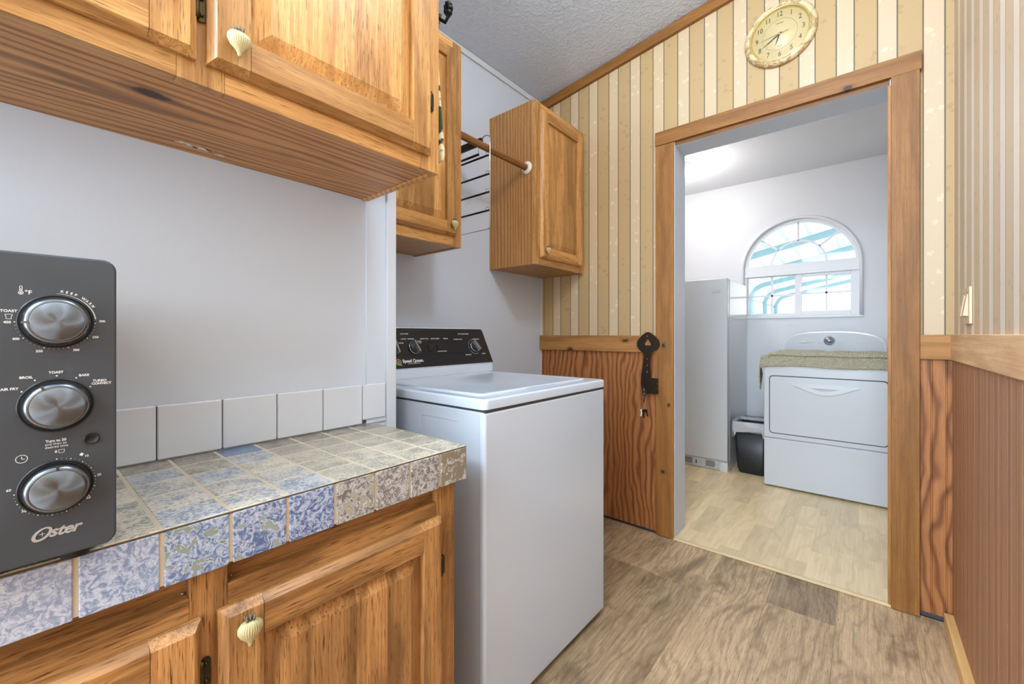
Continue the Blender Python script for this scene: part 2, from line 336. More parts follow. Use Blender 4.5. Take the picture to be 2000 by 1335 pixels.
# ------------------------------------------------------------------ mesh builder
class MB:
    def __init__(s):
        s.v = []; s.f = []; s.g = []; s.tone = []; s.ca = []; s.cb = []; s.cc = []; s.sm = []
    def add(s, verts, faces, axis=2, off=None, tone=None, ca=(1, 1, 1), cb=(1, 1, 1), cc=(0, 0, 0), gl=None, smooth=False):
        n = len(s.v)
        if off is None: off = (random.uniform(0, 20), random.uniform(0, 20), random.uniform(0, 20))
        if tone is None: tone = random.random()
        for i, p in enumerate(verts):
            p = tuple(p); s.v.append(p)
            if gl is not None: q = gl[i]
            elif axis == 0: q = (p[0], p[1], p[2])
            elif axis == 1: q = (p[1], p[0], p[2])
            else: q = (p[2], p[0], p[1])
            s.g.append((q[0]+off[0], q[1]+off[1], q[2]+off[2]) if gl is None else q)
            s.tone.append(tone); s.ca.append(ca); s.cb.append(cb); s.cc.append(cc)
        for f in faces: s.f.append(tuple(n+i for i in f)); s.sm.append(smooth)
        return s
    def box(s, x0, x1, y0, y1, z0, z1, **k):
        v = [(x0, y0, z0), (x1, y0, z0), (x1, y1, z0), (x0, y1, z0), (x0, y0, z1), (x1, y0, z1), (x1, y1, z1), (x0, y1, z1)]
        return s.add(v, [(0, 3, 2, 1), (4, 5, 6, 7), (0, 1, 5, 4), (1, 2, 6, 5), (2, 3, 7, 6), (3, 0, 4, 7)], **k)
    def slab(s, fr, u0, u1, v0, v1, d0, d1, d2, ins, **k):
        """fr maps (u,v,w) to the world; outer rectangle at d0..d1, front face inset by ins=(l,r,b,t) at d2"""
        l, r, b, t = ins
        P = [(u0, v0, d0), (u1, v0, d0), (u1, v1, d0), (u0, v1, d0), (u0, v0, d1), (u1, v0, d1), (u1, v1, d1), (u0, v1, d1),
             (u0+l, v0+b, d2), (u1-r, v0+b, d2), (u1-r, v1-t, d2), (u0+l, v1-t, d2)]
        F = [(0, 3, 2, 1)]
        for a, c in ((0, 4), (4, 8)):
            for i in range(4): F.append((a+i, a+(i+1) % 4, c+(i+1) % 4, c+i))
        F.append((8, 9, 10, 11))
        return s.add([fr(*p) for p in P], F, **k)
    def lathe(s, prof, fr, seg=32, rib=0.0, nrib=16, **k):
        """prof = [(r, h)], revolve about local w axis of fr(u,v,w)"""
        V = []; F = []; GL = []; m = len(prof)
        for i in range(seg):
            a = 2*PI*i/seg; f = 1+rib*abs(math.cos(a*nrib/2))
            for r, h in prof:
                V.append(fr(r*f*math.cos(a), r*f*math.sin(a), h)); GL.append((r*math.cos(a), r*math.sin(a), h))
        for i in range(seg):
            j = (i+1) % seg
            for q in range(m-1): F.append((i*m+q, j*m+q, j*m+q+1, i*m+q+1))
        cap = k.pop('cap', True)
        if cap and prof[0][0] > 1e-6: F.append(tuple(i*m for i in range(seg))[::-1])
        if cap and prof[-1][0] > 1e-6: F.append(tuple(i*m+m-1 for i in range(seg)))
        k.setdefault('smooth', True)
        if k.pop('local', False): k['gl'] = GL
        return s.add(V, F, **k)
    def tube(s, pts, r, seg=10, **k):
        pts = [Vector(p) for p in pts]; V = []; F = []; up = None
        for i, p in enumerate(pts):
            d = (pts[min(i+1, len(pts)-1)]-pts[max(i-1, 0)]).normalized()
            if up is None:
                up = Vector((0, 0, 1)) if abs(d.z) < 0.9 else Vector((1, 0, 0))
            up = (up-d*up.dot(d)).normalized(); sd = d.cross(up)
            rr = r[i] if isinstance(r, (list, tuple)) else r
            for q in range(seg):
                a = 2*PI*q/seg; V.append(p+up*math.cos(a)*rr+sd*math.sin(a)*rr)
        for i in range(len(pts)-1):
            for q in range(seg): F.append((i*seg+q, i*seg+(q+1) % seg, (i+1)*seg+(q+1) % seg, (i+1)*seg+q))
        F.append(tuple(range(seg))[::-1]); F.append(tuple((len(pts)-1)*seg+q for q in range(seg)))
        k.setdefault('smooth', True)
        return s.add(V, F, **k)
    def grid(s, fn, nu, nv, **k):
        V = [fn(i/nu, j/nv) for j in range(nv+1) for i in range(nu+1)]
        F = [(j*(nu+1)+i, j*(nu+1)+i+1, (j+1)*(nu+1)+i+1, (j+1)*(nu+1)+i) for j in range(nv) for i in range(nu)]
        k.setdefault('smooth', True)
        return s.add(V, F, **k)

ORG = {}
def org(o):
    return ORG.get(o.name, Vector((0, 0, 0))) if o else Vector((0, 0, 0))
def tag(o, label=None, cat=None, group=None, kind=None):
    if label: o['label'] = label
    if cat: o['category'] = cat
    if group: o['group'] = group
    if kind: o['kind'] = kind
    return o
def thing(name, loc, label, cat, group=None, kind=None):
    o = bpy.data.objects.new(name, None); COL.objects.link(o); o.location = loc; o.empty_display_size = 0.05
    ORG[o.name] = Vector(loc)
    return tag(o, label, cat, group, kind)
def obj(name, mb, mat, parent=None, bevel=0.0, seg=2, loc=None, smooth_angle=None, solid=0.0, sub=0, label=None):
    base = org(parent) if parent else Vector(loc or (0, 0, 0))
    me = bpy.data.meshes.new(name)
    me.from_pydata([tuple(Vector(p)-base) for p in mb.v], [], mb.f)
    me.attributes.new('g', 'FLOAT_VECTOR', 'POINT').data.foreach_set('vector', [c for q in mb.g for c in q])
    me.attributes.new('tone', 'FLOAT', 'POINT').data.foreach_set('value', mb.tone)
    if any(c != (1, 1, 1) for c in mb.ca):
        for nm, arr in (('ca', mb.ca), ('cb', mb.cb), ('cc', mb.cc)):
            me.attributes.new(nm, 'FLOAT_COLOR', 'POINT').data.foreach_set('color', [x for c in arr for x in (c[0], c[1], c[2], 1.0)])
    me.polygons.foreach_set('use_smooth', mb.sm)
    me.update()
    me.materials.append(mat)
    o = bpy.data.objects.new(name, me); COL.objects.link(o)
    if parent: o.parent = parent
    else: o.location = base
    ORG[o.name] = base
    if bevel:
        b = o.modifiers.new('bevel', 'BEVEL'); b.width = bevel; b.segments = seg; b.limit_method = 'ANGLE'; b.angle_limit = math.radians(40); b.harden_normals = False
        for p in me.polygons: p.use_smooth = True
        o.modifiers.new('wn', 'WEIGHTED_NORMAL').keep_sharp = True
    if solid:
        m = o.modifiers.new('solid', 'SOLIDIFY'); m.thickness = solid; m.offset = 0
    if sub:
        m = o.modifiers.new('sub', 'SUBSURF'); m.levels = sub; m.render_levels = sub
    if label: o['label'] = label
    return o
def struct(name, mb, mat, **k):
    o = obj(name, mb, mat, **k); o['kind'] = 'structure'; return o

# text and flat plates: curve -> mesh -> MB
def curve_mesh(cu):
    o = bpy.data.objects.new('tmp', cu); COL.objects.link(o)
    dg = bpy.context.evaluated_depsgraph_get(); dg.update()
    me = bpy.data.meshes.new_from_object(o.evaluated_get(dg))
    bpy.data.objects.remove(o); return me
def text_into(mb, s, size, mat4, bold=0.0, shear=0.0, ext=0.0002, space=1.0, sx=1.0):
    cu = bpy.data.curves.new('t', 'FONT'); cu.body = s; cu.size = size; cu.align_x = 'CENTER'; cu.align_y = 'CENTER'
    cu.extrude = ext; cu.offset = bold; cu.shear = shear; cu.space_character = space; cu.resolution_u = 3
    me = curve_mesh(cu); bpy.data.curves.remove(cu)
    V = [mat4 @ Vector((v.co.x*sx, v.co.y, v.co.z)) for v in me.vertices]
    mb.add(V, [tuple(p.vertices) for p in me.polygons], tone=0.5)
    bpy.data.meshes.remove(me)
def plate_into(mb, outline, holes, thick, fr, smooth=True):
    cu = bpy.data.curves.new('p', 'CURVE'); cu.dimensions = '2D'; cu.fill_mode = 'BOTH'; cu.extrude = thick/2; cu.resolution_u = 1
    for pts in [outline]+list(holes):
        sp = cu.splines.new('POLY'); sp.points.add(len(pts)-1); sp.use_cyclic_u = True
        for i, (a, b) in enumerate(pts): sp.points[i].co = (a, b, 0, 1)
    me = curve_mesh(cu); bpy.data.curves.remove(cu)
    mb.add([fr(v.co.x, v.co.y, v.co.z) for v in me.vertices], [tuple(p.vertices) for p in me.polygons], tone=0.5)
    bpy.data.meshes.remove(me)
def fX(x0): return lambda u, v, w: (x0+w, u, v)          # faces +x : u = y, v = z
def fY(y0): return lambda u, v, w: (u, y0-w, v)          # faces -y : u = x, v = z
def fXm(x0): return lambda u, v, w: (x0-w, -u, v)        # faces -x
def mX(x, y, z): return Matrix(((0, 0, 1, x), (1, 0, 0, y), (0, 1, 0, z), (0, 0, 0, 1)))
def mY(x, y, z): return Matrix(((1, 0, 0, x), (0, 0, -1, y), (0, 1, 0, z), (0, 0, 0, 1)))
def arc(cx, cy, r, a0, a1, n, ry=None):
    ry = ry or r
    return [(cx+r*math.cos(math.radians(a0+(a1-a0)*i/n)), cy+ry*math.sin(math.radians(a0+(a1-a0)*i/n))) for i in range(n+1)]
def rrect(x0, x1, y0, y1, r, n=5):
    return arc(x1-r, y1-r, r, 0, 90, n)+arc(x0+r, y1-r, r, 90, 180, n)+arc(x0+r, y0+r, r, 180, 270, n)+arc(x1-r, y0+r, r, 270, 360, n)

# ================================================================== SETTING
XL, XP, XR, YB, YN = -1.615, -1.078, 0.256, 2.222, 4.2      # alcove wall, panelled wall, right wall, door wall, laundry back wall
ZC = lambda x: 2.571+0.135*(x-XL)                             # sloped ceiling
OX0, OX1, OZ = -0.750, 0.079, 2.045                          # door opening

# main floor: vinyl planks running along y
mb = MB(); wid = 0.219; x0 = -0.298-wid*7
cuts = {0: .3, 1: .9, 2: .1, 3: 1.35, 4: .62, 5: 1.83-1.22, 6: .98, 7: 1.93-1.22, 8: 1.42, 9: 1.0}
tones = {5: (.55, .1), 6: (.6, .8), 7: (.45, .12)}
for i in range(10):
    a = x0+i*wid; y = cuts[i]-1.22*3; k = 0
    while y < 2.22:
        y0, y1 = max(y, -2.6), min(y+1.22, 2.216)
        if y1 > y0:
            tn = random.uniform(.1, .9)
            if i == 5: tn = .75 if y > 1.8 else .15
            if i == 7: tn = -.05 if y > 1.9 else .55
            if i == 8: tn = .95
            if i == 6: tn = .72
            mb.box(max(a, -1.7), min(a+wid-.0006, XR+.01), y0, y1-.0006, -.01, 0, axis=1, tone=tn)
        y += 1.22; k += 1
struct('floor', mb, M['plank'])
mb = MB(); mb.box(-1.75, .4, -2.6, 2.3, -.06, -.0102); struct('floor_base', mb, M['gap'])
mb = MB(); mb.box(OX0-.02, OX1+.02, 2.216, 2.329, .0, .0115, axis=1); mb.box(-1.6, .72, 2.33, 4.3, -.03, .0115, axis=1); struct('floor_laundry_base', mb, M['laminate'])
# laundry floor: blond three-strip laminate
mb = MB(); sw = .088
for i in range(-16, 14):
    a = -.021+i*sw; y = 2.20-random.uniform(0, .4)
    while y < YN:
        L = random.uniform(.32, .52); y0, y1 = max(y, 2.214), min(y+L, YN)
        if not (OX0-.03 <= a+sw/2 <= OX1+.03): y0 = max(y0, 2.33)
        if y1 > y0 and -1.5 <= a < .6: mb.box(a, a+sw-.0003, y0, y1-.0003, .0, .012, axis=1, tone=random.uniform(.3, .75))
        y += L
struct('floor_laundry', mb, M['laminate'])
mb = MB(); mb.box(OX0-.012, OX1+.01, 2.197, 2.2135, 0.001, .0125, axis=0, tone=.35); struct('trim_threshold', mb, M['laminate'], bevel=.002)

# ceiling (sloped) and laundry ceiling
mb = MB(); y0, y1 = -2.6, YB+.1
V = [(XL-.1, y0, ZC(XL-.1)), (XR+.1, y0, ZC(XR+.1)), (XR+.1, y1, ZC(XR+.1)), (XL-.1, y1, ZC(XL-.1))]
mb.add(V+[(a, b, c+.08) for a, b, c in V], [(0, 1, 2, 3), (7, 6, 5, 4), (0, 4, 5, 1), (1, 5, 6, 2), (2, 6, 7, 3), (3, 7, 4, 0)])
struct('ceiling', mb, M['ceiling'])
mb = MB(); mb.box(-1.6, .75, 2.37, YN+.15, 2.415, 2.47); struct('ceiling_laundry', mb, M['ceiling_laundry'])

# alcove wall behind the washer, return wall, panelled wall over the counter
mb = MB(); mb.box(XL-.1, XL, .6, YB+.15, 0, 2.62); struct('wall_left', mb, M['wallgrey'])
mb = MB(); mb.box(XL-.1, XP, .655, .728, 0, 2.60); mb.box(XL-.1, XP, -2.6, .655, 0, 2.70); struct('wall_counter', mb, M['wallgrey'])
mb = MB(); mb.box(XP, XP+.004, .6395, .702, .813, 2.60); struct('trim_1', mb, M['wallgrey'], bevel=.001)
mb = MB(); mb.box(XP-.02, XP+.012, .702, .733, 0, 2.60); struct('trim_2', mb, M['white_trim'], bevel=.002)
mb = MB(); mb.box(XL, XL+.012, .735, YB, 2.540, 2.571); struct('trim_3', mb, M['white_trim'], bevel=.002)
mb = MB(); mb.box(XL, XL+.008, YB-.010, YB, 0, 2.55); struct('trim_4', mb, M['white_trim'], bevel=.002)

# door wall: upper wallpaper, lower beadboard, opening
mb = MB()
def wall_quad(xa, xb, za, zb0, zb1=None, y0=YB, y1=YB+.10):
    zb1 = zb0 if zb1 is None else zb1
    V = [(xa, y0, za), (xb, y0, za), (xb, y0, zb1), (xa, y0, zb0), (xa, y1, za), (xb, y1, za), (xb, y1, zb1), (xa, y1, zb0)]
    mb.add(V, [(0, 1, 2, 3), (5, 4, 7, 6), (1, 5, 6, 2), (4, 0, 3, 7), (3, 2, 6, 7), (4, 5, 1, 0)])
wall_quad(XL, OX0-.004, 0.9, ZC(XL), ZC(OX0)); wall_quad(OX0-.004, OX1+.004, OZ+.01, ZC(OX0), ZC(OX1)); wall_quad(OX1+.004, XR+.1, 0.9, ZC(OX1), ZC(XR+.1))
struct('wall_back', mb, M['paper_back'])

def beadboard(name, mat, u0, u1, z0, z1, grooves, fr, depth=.004, gw=.003, th=.012):
    mb = MB(); prof = [(u0, 0)]
    for g in grooves: prof += [(g-gw, 0), (g-gw*.4, -depth), (g+gw*.4, -depth), (g+gw, 0)]
    prof.append((u1, 0)); n = len(prof)
    V = [fr(u, z0, w) for u, w in prof]+[fr(u, z1, w) for u, w in prof]+[fr(u0, z0, -th), fr(u1, z0, -th), fr(u1, z1, -th), fr(u0, z1, -th)]
    F = [(i, i+1, n+i+1, n+i) for i in range(n-1)]
    F += [(2*n+1, 2*n, 2*n+3, 2*n+2), tuple(range(n, 2*n))+(2*n+2, 2*n+3), tuple(range(n-1, -1, -1))+(2*n, 2*n+1)]
    mb.add(V, F, axis=2, tone=.5)
    return struct(name, mb, mat)
gl = [-1.60+.0515*i+(.006 if i % 3 == 1 else 0) for i in range(16)]
beadboard('wall_back_wainscot', M['bead'], XL, -.843, 0.012, .98, [g for g in gl if g < -.85], fY(YB-.006), th=.1)
beadboard('wall_back_wainscot_right', M['bead'], .165, XR, 0.018, .99, [.196, .236], fY(YB-.006), th=.1)
mb = MB(); mb.box(XL, -.843, YB, YB+.1, 0, .9); mb.box(.165, XR+.1, YB, YB+.1, 0, .9); struct('wall_back_base', mb, M['gap'])

# right wall
mb = MB(); mb.box(XR, XR+.1, -1.2, YB+.1, .9, 2.83); struct('wall_right', mb, M['paper_right'])
gr = []; y = -1.1
while y < 2.19:
    gr.append(y); y += [.043, .038, .047, .034][len(gr) % 4]
beadboard('wall_right_wainscot', M['bead_right'], -YB+.01, 1.2, 0, .99, sorted(-g for g in gr), fXm(XR-.006), depth=.0010, gw=.0010, th=.1)
mb = MB(); mb.box(XR-.012, XR+.01, -1.2, YB, .972, 1.065, axis=1, tone=.75)
o = struct('trim_5', mb, M['rail_rough'], bevel=.002)
mb = MB(); mb.box(.162, XR-.004, 2.200, YB, .972, 1.064, axis=0, tone=.45); struct('trim_6', mb, M['rail'], bevel=.002)
mb = MB(); mb.box(XL+.003, -.846, 2.199, YB, .968, 1.060, axis=0, tone=.5); struct('trim_7', mb, M['rail'], bevel=.002)
# pale baseboard at the foot of the right wall
mb = MB(); mb.box(XR-.030, XR-.004, 1.0, 2.195, 0.0, .046, axis=1, tone=.7); struct('baseboard_right', mb, M['pine'], bevel=.002)
# wooden crown strip along the sloped ceiling
mb = MB(); a, b = XL+.01, XR; tw = .058
V = [(x, y, ZC(x)-dz) for x in (a, b) for (y, dz) in ((YB-.022, .002), (YB, .002), (YB, tw), (YB-.022, tw))]
mb.add(V, [(0, 3, 2, 1), (4, 5, 6, 7), (0, 4, 7, 3), (3, 7, 6, 2), (1, 2, 6, 5), (0, 1, 5, 4)], axis=0, tone=.45)
struct('trim_8', mb, M['casing'], bevel=.002)

# door frame: casings and white jambs
dr = thing('door_1', (-.335, 2.21, 0), 'cased doorway opening into the laundry room, with rough stained wood casing', 'doorway', kind='structure')
mb = MB(); mb.box(-.847, OX0-.002, 2.196, YB, .004, 2.063, axis=2, tone=.55); obj('casing', mb, M['casing'], dr, bevel=.002)
mb = MB(); mb.box(.082, .163, 2.190, YB, .004, 2.064, axis=2, tone=.48); obj('casing', mb, M['casing'], dr, bevel=.002)
mb = MB(); mb.box(-.849, .169, 2.192, YB, 2.064, 2.135, axis=0, tone=.42); obj('header_casing', mb, M['casing'], dr, bevel=.002)
mb = MB(); mb.box(OX0-.004, OX1+.006, 2.209, YB, 2.046, 2.066, axis=0, tone=.0); obj('head_edge', mb, M['casing'], dr)
mb = MB(); mb.box(OX0-.022, OX0, 2.206, 2.37, .012, OZ+.02); obj('jamb', mb, M['jamb'], dr, bevel=.001)
mb = MB(); mb.box(OX1, OX1+.022, 2.206, 2.37, .012, OZ+.02); obj('jamb', mb, M['jamb'], dr, bevel=.001)
mb = MB(); mb.box(OX0, OX1, 2.212, 2.37, OZ, OZ+.02); obj('head_jamb', mb, M['jamb'], dr, bevel=.001)
mb = MB(); mb.box(OX1-.006, OX1+.004, 2.197, 2.206, .012, OZ-.01, axis=2, tone=.5); obj('stop_strip', mb, M['rail'], dr)

# laundry room shell
mb = MB(); mb.box(-1.6, -1.5, 2.37, YN+.1, 0, 2.42); struct('wall_laundry_left', mb, M['wallwhite'])
mb = MB(); mb.box(.62, .72, 2.37, YN+.1, 0, 2.42); struct('wall_laundry_right', mb, M['wallwhite'])
mb = MB()
wall_quad(-1.6, OX0-.022, 0, 2.42, y0=YB+.1, y1=2.37); wall_quad(OX1+.022, .72, 0, 2.42, y0=YB+.1, y1=2.37); wall_quad(OX0-.022, OX1+.022, OZ+.02, 2.42, y0=YB+.1, y1=2.37)
struct('wall_laundry_front', mb, M['wallwhite'])
WX, WZ, WR, WB = -.420, 1.632, .405, 1.215
mb = MB()
def strip(xa, xb, za, zb, zc=None, zd=None):
    zc = zb if zc is None else zc; zd = za if zd is None else zd
    V = [(xa, YN, za), (xb, YN, zd), (xb, YN, zc), (xa, YN, zb)]
    V += [(a, b+.11, c) for a, b, c in V]
    mb.add(V, [(0, 1, 2, 3), (5, 4, 7, 6), (0, 4, 5, 1), (3, 2, 6, 7), (1, 5, 6, 2), (4, 0, 3, 7)])
strip(-1.6, WX-WR, 0, 2.42); strip(WX+WR, .72, 0, 2.42); strip(WX-WR, WX+WR, 0, WB)
N = 28
for i in range(N):
    a0, a1 = PI-PI*i/N, PI-PI*(i+1)/N
    xa, xb = WX+WR*math.cos(a0), WX+WR*math.cos(a1)
    strip(xa, xb, WZ+WR*math.sin(a0), 2.42, 2.42, WZ+WR*math.sin(a1))
struct('wall_laundry_back', mb, M['wallwhite'])

# window
wd = thing('window_1', (WX, YN, WB), 'white vinyl arched window with sunburst grid over a two-pane slider', 'window', kind='structure')
def ring_plate(mb, ro, ri, zb, d0, d1, cx=WX, cz=WZ):
    out = [(cx+ro, zb)]+arc(cx, cz, ro, 0, 180, 40)+[(cx-ro, zb)]
    inn = [(cx+ri, zb)]+arc(cx, cz, ri, 0, 180, 40)+[(cx-ri, zb)]
    n = len(out); V = []
    for y in (d0, d1):
        V += [(a, y, b) for a, b in out]+[(a, y, b) for a, b in inn]
    F = []
    for i in range(n-1):
        F.append((i, i+1, n+i+1, n+i)); F.append((2*n+i+1, 2*n+i, 3*n+i, 3*n+i+1))
        F.append((i+1, i, 2*n+i, 2*n+i+1)); F.append((n+i, n+i+1, 3*n+i+1, 3*n+i))
    mb.add(V, F)
mb = MB()
pts = [(WX+WR+.004, YN-.004, WB)]+[(a, YN-.004, b) for a, b in arc(WX, WZ, WR+.004, 0, 180, 40)]+[(WX-WR-.004, YN-.004, WB)]
mb.tube(pts, .013, 10); obj('arch_moulding', mb, M['sash'], wd)
mb = MB(); ring_plate(mb, WR, .378, WB, YN+.012, YN+.09); obj('outer_frame', mb, M['sash'], wd, bevel=.002)
mb = MB(); mb.box(WX-.40, WX+.40, YN+.010, YN+.088, 1.592, 1.664); mb.box(WX-.40, WX+.40, YN+.002, YN+.088, 1.570, 1.595)
mb.box(WX-.42, WX+.42, YN-.012, YN+.09, 1.203, 1.222); mb.box(WX-.385, WX+.385, YN+.02, YN+.08, 1.22, 1.236)
obj('transom_bar', mb, M['sash'], wd, bevel=.002)
mb = MB()
for a, b, c, d in ((WX-.385, WX-.005, 1.236, 1.574), (WX-.015, WX+.385, 1.226, 1.580)):
    fw = .010 if a < WX-.1 else .034; y0 = YN+.035 if a < WX-.1 else YN+.018
    mb.box(a, a+fw+.008, y0, y0+.03, c, d); mb.box(b-fw-.008, b, y0, y0+.03, c, d); mb.box(a+fw+.008, b-fw-.008, y0+.0002, y0+.03, c, c+fw); mb.box(a+fw+.008, b-fw-.008, y0+.0002, y0+.03, d-fw, d)
obj('slider_sash', mb, M['sash'], wd, bevel=.002)
mb = MB()
def bar(xa, za, xb, zb, w=.014, y=YN+.05):
    d = Vector((xb-xa, 0, zb-za)).normalized(); n = Vector((-d.z, 0, d.x))*w/2
    P = [Vector((xa, y, za))-n, Vector((xb, y, zb))-n, Vector((xb, y, zb))+n, Vector((xa, y, za))+n]
    V = [tuple(p) for p in P]+[(p.x, y+.012, p.z) for p in P]
    mb.add(V, [(0, 1, 2, 3), (7, 6, 5, 4), (0, 4, 5, 1), (1, 5, 6, 2), (2, 6, 7, 3), (3, 7, 4, 0)])
bar(WX-.19, 1.236, WX-.19, 1.574); bar(WX-.38, 1.402, WX-.01, 1.402); bar(WX+.19, 1.25, WX+.19, 1.56); bar(WX+.02, 1.408, WX+.36, 1.408)
AX, AZ, AR = WX, 1.664, .192
for dg in (42, 90, 138):
    c, s_ = math.cos(math.radians(dg)), math.sin(math.radians(dg))
    bar(AX+AR*c, AZ+AR*s_, AX+.36*c, AZ-.02+.37*s_)
q = arc(AX, AZ, AR, 0, 180, 24)
for i in range(24): bar(q[i][0], q[i][1], q[i+1][0], q[i+1][1])
obj('muntin_grid', mb, M['sash'], wd)
mb = MB(); out = [(WX+.38, 1.23)]+arc(WX, WZ, .38, 0, 180, 32)+[(WX-.38, 1.23)]
mb.add([(a, YN+.066, b) for a, b in out], [tuple(range(len(out)))]); obj('pane', mb, M['glass'], wd)
mb = MB(); mb.box(WX+.018, WX+.026, YN+.004, YN+.018, 1.42, 1.46); obj('latch', mb, M['steelgrey'], wd)

# ================================================================== CABINETS
def knob(parent, fr, u, v, s=1.0):
    """turnip-shaped pull: bulb with point below, leaf crown above, standing off the door"""
    mb = MB()
    prof = [(0.0, -.0225), (.0022, -.0225), (.0026, -.019), (.0032, -.016), (.0062, -.012), (.0118, -.006), (.0152, .0015), (.0150, .0075), (.0118, .0125), (.0065, .0152), (0.0, .0155)]
    prof = [(r*s, h*s) for r, h in prof]
    mb.lathe(prof, lambda a, b, h: fr(u+a, v+h, .014*s+b*.62), 120, rib=.09, nrib=30)
    mb.lathe([(0.005*s, 0), (.005*s, .008*s)], lambda a, b, h: fr(u+a, v+b+.002, h), 16)
    k = obj('knob', mb, M['knob'], parent, label='cream turnip-shaped knob with a brown leaf crown')
    mb = MB()
    for i in range(9):
        a = 2*PI*i/9+.3; rr = .0058*s*(1 if i % 2 else .6)
        cx, cy = math.cos(a)*rr, math.sin(a)*rr*.7
        hh = (.0060+.0030*(i % 3)/2)*s
        mb.lathe([(0, 0), (.0017*s, .001*s), (.0020*s, hh*.6), (.0012*s, hh), (0, hh*1.15)], lambda p, q_, h, cx=cx, cy=cy: fr(u+cx+p+cx*h*60, v+.0145*s+h, .014*s+cy+q_), 8)
    obj('leaf_crown', mb, M['leafy'], parent)

def door(parent, fr, u0, u1, v0, v1, mat, kn=None, hinges=(), sw=.056, th=.019):
    """frame-and-raised-panel door; front face at w=th"""
    mb = MB(); c = .010; e = .0008; d1 = .007
    mb.slab(fr, u0, u0+sw, v0, v1, 0, d1, th, (c, e, c, c), axis=2)
    mb.slab(fr, u1-sw, u1, v0, v1, 0, d1, th, (e, c, c, c), axis=2)
    ga = 1 if fr(1, 0, 0)[1] != fr(0, 0, 0)[1] else 0
    mb.slab(fr, u0+sw, u1-sw, v0, v0+sw, 0, d1, th, (0, 0, c, e), axis=ga)
    mb.slab(fr, u0+sw, u1-sw, v1-sw, v1, 0, d1, th, (0, 0, e, c), axis=ga)
    dr_ = obj('door', mb, mat, parent)
    mb = MB(); a, b = u0+sw-.002, u1-sw+.002; nb = 3; cc = v0+sw-.002; dd = v1-sw+.002
    nb = 4 if b-a > .25 else 3; fb = sorted([0]+[(k+random.uniform(-.15, .15))/nb for k in range(1, nb)]+[1])
    for k in range(nb):
        mb.slab(fr, a+(b-a)*fb[k], a+(b-a)*fb[k+1], cc, dd, .001, .006, .0165, (.032 if k == 0 else 0, .032 if k == nb-1 else 0, .032, .032), axis=2)
    obj('raised_panel', mb, mat, dr_)
    if kn: knob(dr_, lambda u, v, w: fr(u, v, w+th), kn[0], kn[1])
    for (hu, hv, side) in hinges:
        mb = MB()
        plate_into(mb, arc(hu, hv+.016, .0058, 0, 180, 8)+arc(hu, hv-.016, .0058, 180, 360, 8), [], .002, lambda a_, b_, w_: fr(a_, b_, w_+.0015))
        for q_ in (-.012, .012):
            mb.lathe([(.003, 0), (.003, .0035), (.0012, .0048), (0, .005)], lambda a_, b_, h_: fr(hu+a_, hv+q_+b_, h_), 10)
        mb.tube([fr(hu+side*.0062, hv-.020, .006), fr(hu+side*.0062, hv-.010, .006), fr(hu+side*.0062, hv+.010, .006), fr(hu+side*.0062, hv+.020, .006)], .0036, 8)
        obj('hinge', mb, M['brass'], dr_)
    return dr_

def cabinet_box(parent, xb, xf, y0, y1, z0, z1, mat, stiles, rails, side=M['oak_knob'], under=None):
    """xf = front plane of the face frame; stiles [(y0,y1)], rails [(z0,z1)]"""
    t = .016
    mb = MB()
    mb.box(xb, xf-.019, y0, y0+t, z0, z1, axis=2); mb.box(xb, xf-.019, y1-t, y1, z0, z1, axis=2)
    mb.box(xb, xf-.019, y0+t, y1-t, z1-t, z1, axis=1); mb.box(xb, xb+.005, y0+t, y1-t, z0+.01, z1-t, axis=2)
    obj('carcass', mb, side, parent)
    mb = MB(); mb.box(xb, xf-.019, y0+t, y1-t, z0+.003, z0+.012, axis=1, tone=.5)
    obj('bottom_panel', mb, under or side, parent)
    mb = MB()
    for a, b in stiles: mb.box(xf-.019, xf, a, b, z0, z1, axis=2)
    edges = sorted(stiles)
    for a, b in rails:
        for i in range(len(edges)-1): mb.box(xf-.019, xf-.0003, edges[i][1], edges[i+1][0], a, b, axis=1)
    obj('face_frame', mb, mat, parent, bevel=.0008, seg=1)

# upper cabinet over the counter
c1 = thing('upper_cabinet', (-.92, .1, 1.441), 'large oak wall cabinet with two doors above the tiled counter and oven', 'cabinet')
cabinet_box(c1, XP+.001, -.765, -.46, .643, 1.441, 2.28, M['oak'], [(-.46, -.41), (.152, .212), (.59, .643)], [(1.441, 1.495), (2.23, 2.28)], under=M['under'])
door(c1, fX(-.764), .187, .612, 1.473, 2.25, M['oak'], kn=(.222, 1.512), hinges=[(.619, 1.60, -1)])
door(c1, fX(-.764), -.25, .174, 1.473, 2.25, M['oak'], kn=(-.21, 1.512), hinges=[(.181, 1.556, -1)])
mb = MB()
for i in range(14):
    a = .2+.005*i+random.uniform(-.002, .002); b = -1.030+random.uniform(-.006, .006)-.002*i*.3; L = random.uniform(.012, .035)
    mb.add([(b, a, 1.4435), (b+.0030, a+.002, 1.4435), (b-.003, a+L, 1.4435), (b-.006, a+L-.002, 1.4435)], [(0, 3, 2, 1)])
obj('scrape_marks', mb, M['flange'], c1, label='pale scrape marks on the underside')
# second cabinet over the washer
c2 = thing('upper_cabinet', (-1.46, .98, 1.43), 'oak wall cabinet above the washer, half hidden, holding the left end of the rod', 'cabinet')
cabinet_box(c2, XL+.001, -1.303, .737, 1.217, 1.43, 2.28, M['oak'], [(.737, .785), (1.17, 1.217)], [(1.43, 1.488), (2.235, 2.28)])
door(c2, fX(-1.302), .765, 1.178, 1.471, 2.245, M['oak'], kn=(1.152, 1.513))
